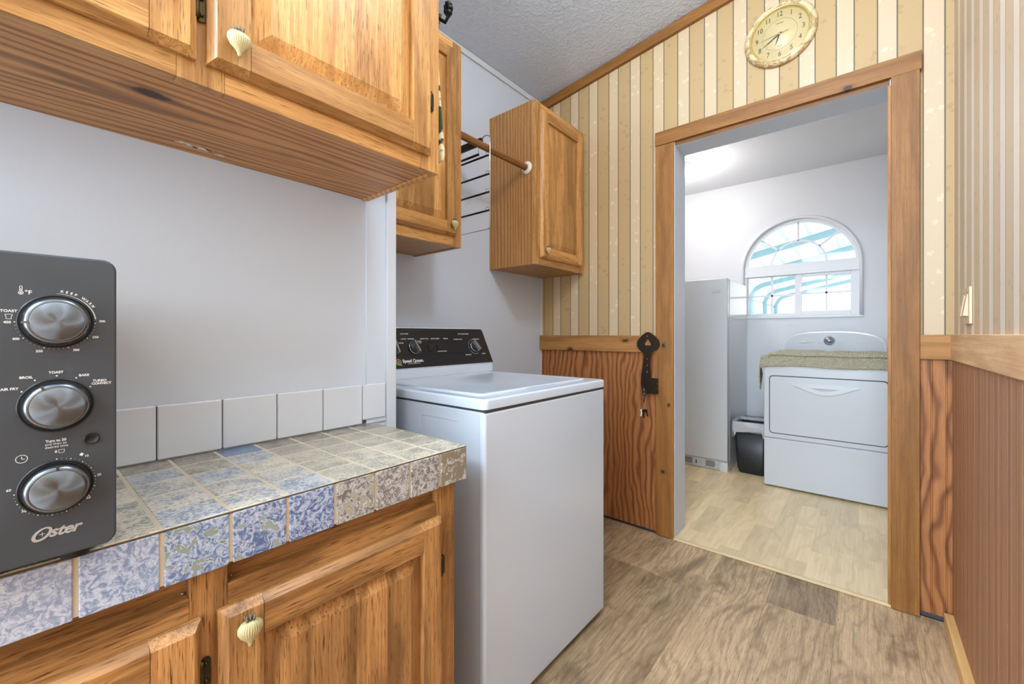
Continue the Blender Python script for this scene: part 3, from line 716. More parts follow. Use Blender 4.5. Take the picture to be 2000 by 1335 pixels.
# third cabinet in the corner
c3 = thing('upper_cabinet', (-1.46, 1.98, 1.43), 'narrow oak wall cabinet in the corner beside the striped wallpaper', 'cabinet')
cabinet_box(c3, XL+.001, -1.297, 1.725, 2.214, 1.43, 2.28, M['oak'], [(1.725, 1.777), (2.16, 2.214)], [(1.43, 1.49), (2.23, 2.28)])
door(c3, fX(-1.296), 1.766, 2.178, 1.468, 2.245, M['oak'], kn=(1.803, 1.506), hinges=[(2.186, 1.56, -1), (2.186, 2.15, -1)])

# base cabinet
b1 = thing('base_cabinet', (-.89, .1, 0), 'weathered oak base cabinet with raised panel doors under the tiled counter', 'cabinet')
xf = -.708
mb = MB()
mb.box(XP+.001, xf-.019, .624, .640, 0, .735, axis=2); mb.box(XP+.001, xf-.019, -.66, -.644, 0, .735, axis=2)
mb.box(XP+.001, xf-.019, -.644, .624, .09, .10, axis=1); mb.box(XP+.001, XP+.006, -.644, .624, .1, .735, axis=2)
mb.box(xf-.08, xf-.065, -.644, .624, 0, .09, axis=1)
obj('carcass', mb, M['oak_knob'], b1)
mb = MB()
for a, b in ((.588, .640), (.155, .200), (-.29, -.245), (-.66, -.61)): mb.box(xf-.019, xf, a, b, .09, .735, axis=2, tone=.4)
for a, b in ((.200, .588), (-.245, .155), (-.61, -.29)):
    mb.box(xf-.019, xf-.0003, a, b, .655, .703, axis=1, tone=.35); mb.box(xf-.019, xf-.0003, a, b, .09, .13, axis=1)
obj('face_frame', mb, M['oak_lower'], b1, bevel=.0008, seg=1)
mb = MB()
for a, b in ((.200, .588), (-.245, .155), (-.61, -.29)):
    mb.box(xf-.022, xf-.014, a+.0002, b-.0002, .70, .7365, axis=1, tone=.15)
obj('false_drawer_front', mb, M['oak_lower'], b1)
door(b1, fX(xf+.001), .186, .595, .115, .673, M['oak_lower'], kn=(.2185, .640), hinges=[(.603, .562, -1)])
door(b1, fX(xf+.001), -.262, .166, .115, .673, M['oak_lower'], kn=(-.23, .640), hinges=[(.173, .592, -1)])
door(b1, fX(xf+.001), -.60, -.28, .115, .673, M['oak_lower'], kn=(-.31, .640))
mb = MB()
for y_ in (.2075, .150):
    mb = MB(); mb.lathe([(.0022, 0), (.002, .0016), (0, .002)], lambda a, b, h, y_=y_: (xf-.014+h, y_+a, .7065+b), 8); obj('mounting_screw', mb, M['steelgrey'], b1)

# ------------------------------------------------------------------ tiled countertop
ct = thing('countertop', (-.885, .1, .737), 'counter tiled in blue and grey crystal-glazed squares with sandy grout', 'countertop')
CF, CE, PT = -.693, .664, .0773            # front plane, right end, tile pitch
mb = MB(); mb.box(XP+.003, CF-.002, -.66, CE-.0015, .739, .8124); obj('grout_bed', mb, M['grouttan'], ct, bevel=.001)
b_top = MB(); gap = .0048
edges = [CE-PT*i for i in range(19)]
bl = lambda *c: rgb(*c)
for i in range(17):
    y1, y0 = edges[i]-(.0005 if i == 0 else gap/2), edges[i+1]+gap/2
    for j in range(5):
        x1, x0 = CF-PT*j-(.0022 if j == 0 else gap/2), CF-PT*(j+1)+gap/2
        k = i/8
        if j == 4: x0 = XP+.006
        warm = max(0, 1-i/5)
        A = (176*(1-warm*.0), 182, 190); 
        if i <= 3: a_, b_ = rgb(212-6*j, 200-6*j, 178-6*j), rgb(146, 142, 132)
        elif i <= 6: a_, b_ = random.choice([(rgb(224, 216, 200), rgb(140, 148, 162)), (rgb(206, 206, 204), rgb(126, 138, 160)), (rgb(222, 210, 188), rgb(150, 150, 150))])
        else: a_, b_ = rgb(226, 214, 190), rgb(140, 142, 146)
        if j == 4: a_, b_ = (rgb(168, 160, 146), rgb(112, 106, 98)) if i != 4 else (rgb(120, 142, 172), rgb(90, 112, 148))
        if j == 3 and i in (5, 7): a_, b_ = rgb(190, 182, 164), rgb(120, 116, 108)
        r_ = random.uniform(.9, 1.08); a_ = tuple(c*r_ for c in a_); b_ = tuple(c*r_ for c in b_)
        b_top.box(x0, x1, y0, y1, .805, .813, axis=1, ca=a_, cb=b_)
obj('top_tiles', b_top, M['toptile'], ct, bevel=.0015)
b_fr = MB()
#          background           blob                thr fine dark
spec = [((138, 128, 110), (150, 140, 122), (.58, .5, .5)),
        ((134, 122, 108), (150, 138, 122), (.30, .0, .9)),
        ((140, 130, 118), (156, 144, 130), (.32, .0, .85)),
        ((172, 164, 146), (140, 134, 120), (.50, 1.0, .8)),
        ((150, 160, 190), (104, 128, 178), (.30, .0, .9)),
        ((150, 160, 152), (110, 134, 178), (.44, 1.0, .85)),
        ((142, 154, 142), (116, 140, 182), (.50, 1.0, .6)),
        ((176, 184, 206), (142, 160, 196), (.25, .0, .45)),
        ((184, 188, 204), (158, 172, 202), (.25, .0, .4))]
for i in range(17):
    y1, y0 = edges[i]-(.0005 if i == 0 else gap/2), edges[i+1]+gap/2
    sp_ = spec[min(i, 8)]
    b_fr.box(CF-.006, CF-.0004+.0006, y0, y1, .737, .8088, axis=2, ca=rgb(*sp_[0]), cb=rgb(*sp_[1]), cc=sp_[2])
for j in range(5):
    x1, x0 = CF-PT*j-(.004 if j == 0 else gap/2), CF-PT*(j+1)+gap/2
    if j == 4: x0 = XP+.02
    b_fr.box(x0, x1, CE-.004, CE, .737, .8105, axis=2, ca=rgb(160, 152, 138), cb=rgb(196, 190, 178), cc=(.56, .2, .35))
obj('edge_tiles', b_fr, M['tile'], ct, bevel=.0015)
mb = MB(); mb.box(CF-.006, CF-.0012, -.66, CE-.001, .8085, .8112); obj('edge_seam', mb, M['seam'], ct)

# white backsplash tiles
bs = thing('backsplash', (XP, .1, .815), 'single row of white square tiles on the wall behind the counter', 'backsplash')
mb = MB(); mb.box(XP+.0005, XP+.003, -.66, .700, .815, .922); obj('grout_bed', mb, M['gap'], bs)
mb = MB(); yy = [.7005, .6265]
while yy[-1] > -.6: yy.append(yy[-1]-.1112)
for i in range(len(yy)-1): mb.box(XP+.0005, XP+.008, yy[i+1]+.0008, yy[i]-.0008, .8155 if i else .8255, .924, tone=.5)
obj('white_tiles', mb, M['whitetile'], bs, bevel=.003)

# ================================================================== TOASTER OVEN
OX, OT, OB, OR = -.663, 1.150, .826, .0765
ov = thing('toaster_oven', (OX-.18, -.2, .813), 'dark graphite countertop oven with three steel dials standing on the counter', 'oven')
mb = MB(); mb.box(OX-.37, OX-.012, -.470, OR-.006, .8265, OT-.006); obj('body', mb, M['blackpl'], ov, bevel=.008, seg=3)
def rr_slab(mb, fr, x0, x1, y0, y1, r, d0, d1, d2, ins, n=6):
    o0 = rrect(x0, x1, y0, y1, r, n); o1 = rrect(x0+ins, x1-ins, y0+ins, y1-ins, max(r-ins, .0005), n); m = len(o0)
    V = [fr(a, b, d0) for a, b in o0]+[fr(a, b, d1) for a, b in o0]+[fr(a, b, d2) for a, b in o1]
    F = [tuple(range(m))[::-1], tuple(range(2*m, 3*m))]
    for k in (0, 1): F += [(k*m+i, k*m+(i+1) % m, (k+1)*m+(i+1) % m, (k+1)*m+i) for i in range(m)]
    mb.add(V, F)
mb = MB(); rr_slab(mb, fX(OX), -.062, OR, OB, OT, .012, -.014, -.002, 0, .002); obj('control_panel', mb, M['ovenface'], ov)
mb = MB(); rr_slab(mb, fX(OX), -.480, -.064, OB, OT, .012, -.014, -.002, 0, .002); rr_slab(mb, fX(OX), -.45, -.09, OB+.05, OT-.03, .01, 0, .002, .003, .002)
dg_ = obj('glass_door', mb, M['glassdark'], ov)
mb = MB(); mb.tube([(OX+.002, -.43, OT-.045), (OX+.04, -.43, OT-.045), (OX+.04, -.11, OT-.045), (OX+.002, -.11, OT-.045)], .008, 12); obj('handle', mb, M['chrome'], dg_)
for (x, y) in ((OX-.03, .045), (OX-.03, -.44), (OX-.34, .045), (OX-.34, -.44)):
    mb = MB(); mb.lathe([(.012, .8132), (.013, .8275)], lambda a, b, h, x=x, y=y: (x+a, y+b, h), 16); obj('foot', mb, M['rubber'], ov)
def oven_dial(z, ang, ticks):
    f = lambda a, b, h: (OX+h, .0295+a, z+b)
    mb = MB(); mb.lathe([(.0285, -.001), (.0285, .0012), (.0265, .0016), (.0262, -.002)], f, 64)
    obj('dial_ring', mb, M['blackpl'], ov)
    mb = MB(); mb.lathe([(.0252, -.001), (.0246, .0105), (.0238, .0125), (.0206, .0160), (.0202, .0158)], f, 64)
    d = obj('dial', mb, M['dialsteel'], ov, label='brushed steel dial')
    mb = MB(); mb.lathe([(.0202, .0157), (.0197, .0161), (.006, .0161), (.0, .0161)], f, 64, local=True)
    o_ = obj('dial_cap', mb, M['spun'], d)
    a = math.radians(ang); dx, dz = math.cos(a), math.sin(a); mb = MB()
    for r0, r1, wd_, h0, h1 in ((.0207, .0252, .0011, .012, .0175),):
        P = [(r0, -wd_), (r1, -wd_), (r1, wd_), (r0, wd_)]
        V = [f(p*dx-q_*dz, p*dz+q_*dx, h) for h in (h0, h1) for p, q_ in P]
        mb.add(V, [(0, 3, 2, 1), (4, 5, 6, 7), (0, 1, 5, 4), (1, 2, 6, 5), (2, 3, 7, 6), (3, 0, 4, 7)])
    obj('pointer', mb, M['dialsteel'], d)
oven_dial(1.079, 184, None); oven_dial(.9895, 118, None); oven_dial(.902, 90, None)
mb = MB(); mb.lathe([(.0064, 0), (.0064, .0016), (.0055, .002), (.005, .001), (0, .001)], lambda a, b, h: (OX+h, .056+a, .949+b), 32); obj('indicator_lamp', mb, M['blackpl'], ov)
# printed markings
pr = MB(); T = lambda s, y, z, size, bold=.00012, **k: text_into(pr, s, size, mX(OX+.0003, y, z), bold=bold, **k)
def dot(y, z, r=.0006):
    pr.lathe([(r, 0), (r, .0003), (0, .0003)], lambda a, b, h: (OX+h, y+a, z+b), 10, smooth=False)
def line(pts, w, closed=False):
    n = len(pts); rng = range(n if closed else n-1)
    for i in rng:
        (a, b), (c, d) = pts[i], pts[(i+1) % n]; L = math.hypot(c-a, d-b) or 1; nx, nz = -(d-b)/L*w/2, (c-a)/L*w/2
        pr.add([(OX+.0004, a-nx, b-nz), (OX+.0004, c-nx, d-nz), (OX+.0004, c+nx, d+nz), (OX+.0004, a+nx, b+nz)], [(0, 1, 2, 3)])
T('°F', .0095, 1.1085, .0058); line(arc(.0045, 1.108, .0016, 120, 420, 10), .0006); line([(.0037, 1.1092), (.0037, 1.1145), (.0045, 1.1153), (.0053, 1.1145), (.0053, 1.1092)], .0005); dot(.0045, 1.108, .0008); line([(.0045, 1.108), (.0045, 1.1125)], .0004)
T('TOAST', -.0035, 1.0890, .0036); line([(-.0052, 1.0810), (-.0018, 1.0810), (-.0018, 1.0838), (-.0010, 1.0845), (-.0013, 1.0857), (-.0057, 1.0857), (-.0060, 1.0845), (-.0052, 1.0838)], .0004, True)
for s, y, z in (('450', -.0045, 1.0775), ('400', .0012, 1.0605), ('350', .0170, 1.0475), ('300', .0440, 1.0480), ('250', .0590, 1.0620), ('200', .0645, 1.0800)): T(s, y, z, .0033)
for i in range(26):
    a = math.radians(182+i*7.0); dot(.0295+.0293*math.cos(a), 1.079+.0293*math.sin(a), .0006 if i % 5 == 0 else .0003)
s = 'KEEP WARM'
for i, ch in enumerate(s):
    a = math.radians(83-i*6.3); R_ = Matrix.Rotation(a-PI/2, 4, 'Z')
    text_into(pr, ch, .0036, mX(OX+.0003, .0295+.0325*math.cos(a), 1.079+.0325*math.sin(a)) @ R_, bold=.00012)
for i in range(22):
    a0, a1 = 90-i*3.8, 90-(i+1)*3.8; line(arc(.0295, 1.079, .0298, a0, a1, 1), .0002+.0009*i/22)
for s, y, z in (('AIR FRY', -.0030, 1.0095), ('BROIL', .0080, 1.0205), ('TOAST', .0290, 1.0245), ('BAKE', .0500, 1.0200), ('TURBO', .0625, 1.0130), ('CONVECT', .0640, 1.0098)): T(s, y, z, .0034)
for y, z in ((.005, 1.0062), (.0140, 1.0172), (.0295, 1.0208), (.0440, 1.0175), (.0550, 1.0068)): dot(y, z, .00075)
T('Turn to 20', .0290, .9515, .0034); T('and then to', .0290, .9482, .0034, bold=0); T('desired time', .0295, .9450, .0034, bold=0)
T('0', .0290, .9395, .0036); line([(.0312, .9378), (.0348, .9378), (.0352, .9412), (.0308, .9412)], .0004, True)
line(arc(.0050, .937, .0040, 0, 360, 24), .0006); line([(.0050, .9395), (.0050, .937), (.0072, .9365)], .0006)
pr.add([(OX+.0004, y, z) for y, z in ((.0462, .9322), (.0484, .9306), (.0500, .9330), (.0480, .9345))], [(0, 1, 2, 3)])
for s, y, z in (('10', .0520, .9300), ('20', .0620, .9065), ('30', .0535, .8830), ('40', .0290, .8745), ('50', .0065, .8830), ('60', -.0035, .9070)): T(s, y, z, .0034, bold=.00005)
for i in range(40):
    a = math.radians(90-i*6.9); dot(.0295+.0295*math.cos(a), .902+.0295*math.sin(a), .0006 if i % 3 == 0 else .0003)
obj('printed_markings', pr, M['print'], ov)
lg = MB()
text_into(lg, 'ster', .0150, mX(OX+.0003, .0352, .8545), bold=.00045, shear=.35, space=.95)
o1 = [(.0190+.0068*math.cos(t)*1.0+.0030*math.sin(t), .8545+.0068*math.sin(t)) for t in [2*PI*i/36 for i in range(36)]]
o2 = [(.0192+.0040*math.cos(t)+.0026*math.sin(t), .8548+.0050*math.sin(t)) for t in [2*PI*i/36 for i in range(36)]]
plate_into(lg, o1, [o2], .0004, fX(OX+.0003))
st_ = [(.0192+r*math.cos(t), .8548+r*math.sin(t)) for i in range(8) for r, t in [((.0028 if i % 2 == 0 else .0006), PI/2+i*PI/4)]]
plate_into(lg, st_, [], .0004, fX(OX+.0004))
obj('logo', lg, M['printgrey'], ov)

# ================================================================== WASHER
wa = thing('washing_machine', (-1.11, 1.12, 0), 'white top-loading washer with a black sloped control panel in the alcove', 'washing machine')
WF, WL, WRT, WK = -.758, .790, 1.452, -1.475
mb = MB(); mb.box(WK, WF-.012, WL+.002, WRT-.002, .018, .861); obj('cabinet_shell', mb, M['appl_grey'], wa, bevel=.006, seg=3)
mb = MB(); mb.box(WF-.026, WF, WL, WRT, .020, .8615); obj('front_panel', mb, M['appl'], wa, bevel=.010, seg=4)
mb = MB()
ln = lambda xa, xb, za, zb: mb.box(xa, xb, WL+.0005, WL+.003, za, zb)
ln(-1.02, -.86, .845-.02, .8265); ln(-1.02, -1.0185, .70, .8265)
ln(-1.235, -1.2335, .76, .83); ln(-1.235, -1.205, .829, .8305)
obj('side_seam', mb, M['appl_lt'], wa)
mb = MB()
TP = .866
o0 = rrect(WK+.02, WF+.003, WL-.003, WRT+.003, .018, 6); LX0, LX1, LY0, LY1 = -1.315, -.815, WL+.045, WRT-.045
rings = [(o0, TP), (o0, .889), (rrect(WK+.023, WF, WL, WRT, .016, 6), .893), (rrect(WK+.028, WF-.006, WL+.006, WRT-.006, .014, 6), .8945)]
V = []; m = len(o0)
for o_, z in rings: V += [(a, b, z) for a, b in o_]
F = [tuple(range(m))[::-1]]
for k in range(len(rings)-1): F += [(k*m+i, k*m+(i+1) % m, (k+1)*m+(i+1) % m, (k+1)*m+i) for i in range(m)]
F.append(tuple((len(rings)-1)*m+i for i in range(m)))
mb.add(V, F, smooth=False); obj('top_deck', mb, M['appl'], wa, bevel=.002)
mb = MB()
rg = [(rrect(LX0, LX1, LY0, LY1, .020), .8940), (rrect(LX0, LX1, LY0, LY1, .020), .8965), (rrect(LX0+.004, LX1-.004, LY0+.004, LY1-.004, .018), .8985), (rrect(LX0+.012, LX1-.012, LY0+.012, LY1-.012, .014), .8985), (rrect(LX0+.022, LX1-.022, LY0+.022, LY1-.022, .012), .8955)]
V = []; m = len(rg[0][0])
for o_, z in rg: V += [(a, b, z) for a, b in o_]
F = []
for k in range(len(rg)-1): F += [(k*m+i, k*m+(i+1) % m, (k+1)*m+(i+1) % m, (k+1)*m+i) for i in range(m)]
F.append(tuple((len(rg)-1)*m+i for i in range(m)))
mb.add(V, F, smooth=True); ld = obj('lid', mb, M['appl'], wa)
mb = MB(); mb.box(LX1-.004, LX1+.003, 1.04, 1.20, .8948, .8975); obj('lid_grip', mb, M['appl'], ld, bevel=.001)
mb = MB(); mb.box(WF-.40, WF-.001, WL+.004, WRT-.004, .858, .868); obj('deck_gap', mb, M['gap'], wa)
mb = MB()
for x_ in (-.80, -1.43):
    for y_ in (.83, 1.41):
        mb = MB(); mb.lathe([(.018, 0), (.018, .02)], lambda a, b, h, x_=x_, y_=y_: (x_+a, y_+b, h), 16); obj('levelling_foot', mb, M['rubber'], wa)
# console: wedge with slanted face; bottom edge x=-1.345 z=.934, top x=-1.40 z=1.092
def console_prism(mb, y0b, y1b, y0t, y1t, xb, zb, xt, zt, xback):
    V = [(xb, y0b, zb), (xb, y1b, zb), (xt, y1t, zt), (xt, y0t, zt), (xback, y0b, zb), (xback, y1b, zb), (xback, y1t, zt), (xback, y0t, zt)]
    mb.add(V, [(0, 1, 2, 3), (5, 4, 7, 6), (1, 5, 6, 2), (4, 0, 3, 7), (3, 2, 6, 7), (4, 5, 1, 0)])
mb = MB(); console_prism(mb, .790, 1.452, .790, 1.458, -1.336, .8945, -1.345, .931, -1.47); console_prism(mb, .784, 1.466, .812, 1.441, -1.345, .931, -1.403, 1.094, -1.462)
cn = obj('console', mb, M['appl'], wa, bevel=.003, seg=3)
cdir = Vector((-.058, 0, .163)).normalized(); cnor = Vector((cdir.z, 0, -cdir.x)); cdir = -cdir if cdir.z < 0 else cdir
CB = Vector((-1.345, 0, .931))
def cpos(y, z, w=0.0):
    t_ = (z-.931)/cdir.z; p = CB+cdir*t_+cnor*w; return Vector((p.x, y, p.z))
def mC(y, z, w=.0016):
    p = cpos(y, z, w)
    return Matrix(((0, cdir.x, cnor.x, p.x), (1, 0, 0, p.y), (0, cdir.z, cnor.z, p.z), (0, 0, 0, 1)))
mb = MB(); V = []
for w_ in (.0004, .0014):
    V += [tuple(cpos(y, z, w_)) for y, z in ((.790, .935), (1.462, .935), (1.4405, 1.082), (1.433, 1.090), (.820, 1.090), (.812, 1.082))]
mb.add(V, [tuple(range(5, -1, -1)), tuple(range(6, 12))]+[(i, (i+1) % 6, 6+(i+1) % 6, 6+i) for i in range(6)])
cp = obj('control_panel', mb, M['consoleblk'], wa)
mb = MB(); V = [tuple(cpos(y, z, w_)) for w_ in (.0014, .0022) for y, z in ((1.065, .985), (1.30, .985), (1.30, 1.030), (1.065, 1.030))]
mb.add(V, [(4, 5, 6, 7), (0, 1, 5, 4), (1, 2, 6, 5), (2, 3, 7, 6), (3, 0, 4, 7)])
obj('button_strip', mb, M['blackpl'], wa, bevel=.001)
for y_ in (1.110, 1.158):
    mb = MB(); V = [tuple(cpos(y_+a, 1.010+b, w_)) for w_ in (.002, .006) for a, b in ((-.014, -.013), (.014, -.013), (.014, .013), (-.014, .013))]
    mb.add(V, [(4, 5, 6, 7), (0, 1, 5, 4), (1, 2, 6, 5), (2, 3, 7, 6), (3, 0, 4, 7)]); obj('button', mb, M['blackpl'], wa, bevel=.001)
def wdial(y, z, ang):
    f = lambda a, b, h: tuple(cpos(y+a, z, h)+cdir*b)
    mb = MB(); mb.lathe([(.026, .0015), (.026, .006), (.0235, .014), (.021, .016), (0, .016)], f, 40)
    d = obj('dial', mb, M['blackpl'], wa)
    mb = MB(); mb.lathe([(.0268, .003), (.0272, .006), (.0262, .0085), (.0250, .0085)], f, 40); obj('chrome_ring', mb, M['chrome'], d)
    a = math.radians(ang); dx, dz = math.cos(a), math.sin(a); mb = MB()
    P = [(-.027, -.010), (.027, -.008), (.027, .008), (-.027, .010)]; Q = [(-.024, -.004), (.026, -.003), (.026, .003), (-.024, .004)]
    V = [f(p*dx-q_*dz, p*dz+q_*dx, .012) for p, q_ in P]+[f(p*dx-q_*dz, p*dz+q_*dx, .030) for p, q_ in Q]
    mb.add(V, [(4, 5, 6, 7), (0, 1, 5, 4), (1, 2, 6, 5), (2, 3, 7, 6), (3, 0, 4, 7)]); obj('grip', mb, M['steelgrey'], d, bevel=.002, label='satin silver grip across the dial')
wdial(.934, 1.012, 100); wdial(1.027, 1.012, 112); wdial(1.363, 1.010, 125)
pm = MB(); C_ = lambda s, y, z, size=.0068, bold=.0001: text_into(pm, s, size, mC(y, z), bold=bold, sx=1.15)
for s, y, z in (('LOAD SIZE', .993, 1.067), ('LARGE', .985, 1.047), ('MEDIUM', .966, 1.031), ('NORMAL', 1.020, 1.047), ('SUPER', 1.058, 1.037), ('SMALL', 1.060, 1.031), ('HEAVY SOIL', 1.087, 1.047), ('EXTRA RINSE', 1.143, 1.047), ('SIGNAL', 1.202, 1.047),
                ('WASH', 1.219, 1.023), ('RINSE', 1.223, 1.013), ('SPIN', 1.226, 1.003), ('LID LOCK', 1.237, .993), ('CYCLE SELECTION', 1.312, 1.067), ('NORMAL ECO', 1.272, 1.043), ('PERM PRESS', 1.385, 1.043), ('DELICATE', 1.314, .974), ('BULKY', 1.414, .976)): C_(s, y, z)
for a0, a1 in ((130, 200), (210, 300), (40, 120)):
    q = arc(0, 0, .034, a0, a1, 10)
    for i in range(10):
        p0, p1 = q[i], q[i+1]; k = 1.03
        V = [tuple(cpos(1.363+a, 1.010, .0017)+cdir*b) for a, b in (p0, p1, (p1[0]*k, p1[1]*k), (p0[0]*k, p0[1]*k))]
        pm.add(V, [(0, 1, 2, 3)])
text_into(pm, 'OPTION SETTINGS', .006, mC(1.166, .9935, .0026), bold=.0001, sx=1.0)
obj('printed_markings', pm, M['print'], wa)
pm = MB(); text_into(pm, 'Speed Queen.', .0185, mC(1.010, .9615), bold=.0006, sx=.95); text_into(pm, 'Commercial Heavy Duty', .0060, mC(1.012, .9515), bold=0)
obj('brand_lettering', pm, M['print'], wa)
pm = MB()
f = lambda a, b, h: tuple(cpos(.941, .9590, .0016+h)+Vector((0, a, 0))+cdir*b)
plate_into(pm, arc(0, 0, .0125, 0, 360, 28), [arc(0, 0, .0085, 0, 360, 28)], .0005, f)
plate_into(pm, arc(0, 0, .0045, 0, 360, 20), [], .0005, f); plate_into(pm, [(-.002, -.004), (.014, -.013), (.011, -.0155), (-.008, -.008)], [], .0005, f)
obj('round_emblem', pm, M['printgold'], wa)

# ================================================================== ROD, HANGER, HOOK, MITT
rx, rz = -1.347, 1.936
rd = thing('hanging_rod', (rx, 1.47, rz), 'dark wooden dowel rod spanning between the two cabinets above the washer', 'rod')
mb = MB(); n = 20; mb.tube([(rx, 1.219+(1.723-1.219)*i/n, rz) for i in range(n+1)], .0165, 16, axis=1); obj('dowel', mb, M['rod'], rd)
for y_, s_ in ((1.7245, -1), (1.2175, 1)):
    mb = MB(); mb.lathe([(.033, 0), (.033, .003), (.026, .006), (.019, .012), (.0175, .012)], lambda a, b, h, y_=y_, s_=s_: (rx+a, y_+s_*h, rz+b), 28); obj('flange', mb, M['flange'], rd)
hg = thing('trouser_hanger', (-1.40, 1.42, 1.93), 'tiered metal trouser hanger with black bars hanging from the wooden rod', 'hanger')
mb = MB(); hy = 1.42
wire = [(-1.384, hy, 1.985)]+[(-1.355-.029*math.cos(math.radians(a)), hy, 1.974+.022*math.sin(math.radians(a))) for a in range(30, 181, 15)]
wire += [(-1.3265, hy, z) for z in (1.95, 1.90, 1.80, 1.70, 1.60, 1.565)]+[(-1.330, hy, 1.558), (-1.345, hy, 1.556), (-1.45, hy, 1.556), (-1.59, hy, 1.556)]
mb.tube(wire, .0022, 8); mb.tube([(-1.592, hy, z) for z in (1.556, 1.7, 1.85, 1.97)], .0022, 8); obj('wire_frame', mb, M['chrome'], hg)
mb = MB(); mb.box(-1.595, -1.378, hy-.008, hy+.008, 1.960, 1.992); obj('channel', mb, M['iron'], hg, bevel=.002)
mb = MB(); mb.tube([(-1.40, hy, 1.962), (-1.40, hy, 1.925)], .0014, 6); obj('link', mb, M['chrome'], hg)
for z_, xr, r_ in ((1.920, -1.400, .0055), (1.900, -1.335, .0045), (1.812, -1.332, .0045), (1.728, -1.332, .0045), (1.643, -1.332, .0045)):
    mb = MB(); mb.tube([(xr, hy, z_), (-1.46, hy, z_), (-1.592, hy, z_)], r_, 10); br = obj('bar', mb, M['blkiron'], hg)
    if xr > -1.35:
        mb = MB(); mb.tube([(-1.343+.010*math.cos(math.radians(a)), hy, z_+.006+.011*math.sin(math.radians(a))) for a in range(-60, 250, 20)], .0013, 6); obj('loop', mb, M['chrome'], br)
hk = MB()
hk.box(-.82, -.80, .6435, .648, 1.80, 1.90)
hk.tube([(-.81, .647, 1.85), (-.80, .668, 1.842), (-.785, .68, 1.830), (-.775, .683, 1.845), (-.772, .680, 1.862)], .0045, 8)
for i in range(7):
    a = i*PI*2/7; hk.lathe([(0, 0), (.008, .003), (.009, .010), (0, .015)], lambda p, q_, h, a=a: (-.776+p*.6+.007*math.cos(a), .682+q_, 1.852+h+.012*math.sin(a)), 8)
o = obj('wall_hook', hk, M['blkiron'], loc=(-.80, .66, 1.85)); tag(o, 'black iron hook high on the right end of the large oak cabinet', 'hook')
mb = MB()
def mitt(u, v):
    z = 1.484+v*.34; a = 2*PI*u
    wx = .075*(1-v)**.7+.014; wy = .0155*(1-v*.65)
    cx = -.783-.060+.02*v*0-(-.0)*v; xm = -.768-.035*v; cx = xm-wx
    if v < .03: wy *= .55; wx *= .93
    bulge = 1+.06*math.sin(v*14)
    return (cx+wx*math.cos(a), .664+wy*math.sin(a)*bulge, z)
mb.grid(mitt, 28, 26); mb.add([mitt(i/28, 0) for i in range(28)], [tuple(range(28))[::-1]])
mb.tube([(-.81, .668, 1.80), (-.800, .672, 1.835), (-.795, .672, 1.850)], .004, 8)
o = obj('oven_mitt', mb, M['mitt'], loc=(-.80, .664, 1.66)); tag(o, 'floral green and cream quilted mitt hanging at the cabinet end', 'oven mitt')

# ================================================================== CLOCK
ck = thing('wall_clock', (-.288, YB, 2.408), 'round cream marbled wall clock above the doorway reading about six forty', 'clock')
CX, CZ = -.288, 2.412
f = lambda a, b, h: (CX+a, YB-h, CZ+b)
mb = MB(); mb.lathe([(.130, 0.0), (.139, .004), (.1395, .014), (.133, .024), (.122, .028), (.117, .026), (.1155, .02)], f, 72, cap=False); obj('rim', mb, M['marble'], ck)
mb = MB(); mb.lathe([(.117, .012), (.1165, .0245), (.1130, .024), (.1085, .0145), (.107, .012)], f, 72, cap=False); obj('gold_bezel', mb, M['gold'], ck)
mb = MB(); mb.lathe([(.110, .008), (.110, .0125), (0, .0125)], f, 64); fc = obj('dial_face', mb, M['clockface'], ck)
nm = MB()
for i in range(1, 13):
    a = math.radians(90-30*i); text_into(nm, str(i), .031, mY(CX+.089*math.cos(a), YB-.0128, CZ+.089*math.sin(a)), bold=0.0, sx=.8)
plate_into(nm, arc(0, 0, .0668, 0, 360, 64), [arc(0, 0, .0662, 0, 360, 64)], .0003, lambda a, b, h: f(a, b, h+.0128))
text_into(nm, 'Newhall', .008, mY(CX, YB-.0128, CZ+.050), shear=.3); text_into(nm, 'QUARTZ', .004, mY(CX, YB-.0128, CZ-.052))
obj('numerals', nm, M['clockink'], fc)
def hand(name, ang, L, tail, w_, h_):
    a = math.radians(ang); dx, dz = math.cos(a), math.sin(a)
    mb = MB(); plate_into(mb, [(-tail, -w_), (0, -w_*1.2), (L*.6, -w_), (L, 0), (L*.6, w_), (0, w_*1.2), (-tail, w_)], [], .0008, lambda p, q_, h: f(p*dx-q_*dz, p*dz+q_*dx, h_+h)); obj(name, mb, M['clockink'], ck)
hand('hour_hand', 90-200, .048, .008, .0020, .0155); hand('minute_hand', 90-240, .080, .010, .0017, .0170); hand('second_hand', 90-264, .082, .036, .0006, .0185)
mb = MB(); mb.lathe([(.004, .0125), (.004, .02), (0, .0205)], f, 16); obj('hub', mb, M['gold'], ck)
mb = MB(); mb.lathe([(.1125, .0225), (.08, .0255), (.04, .0275), (0, .028)], f, 48, cap=False); obj('glass_cover', mb, M['glass'], ck)

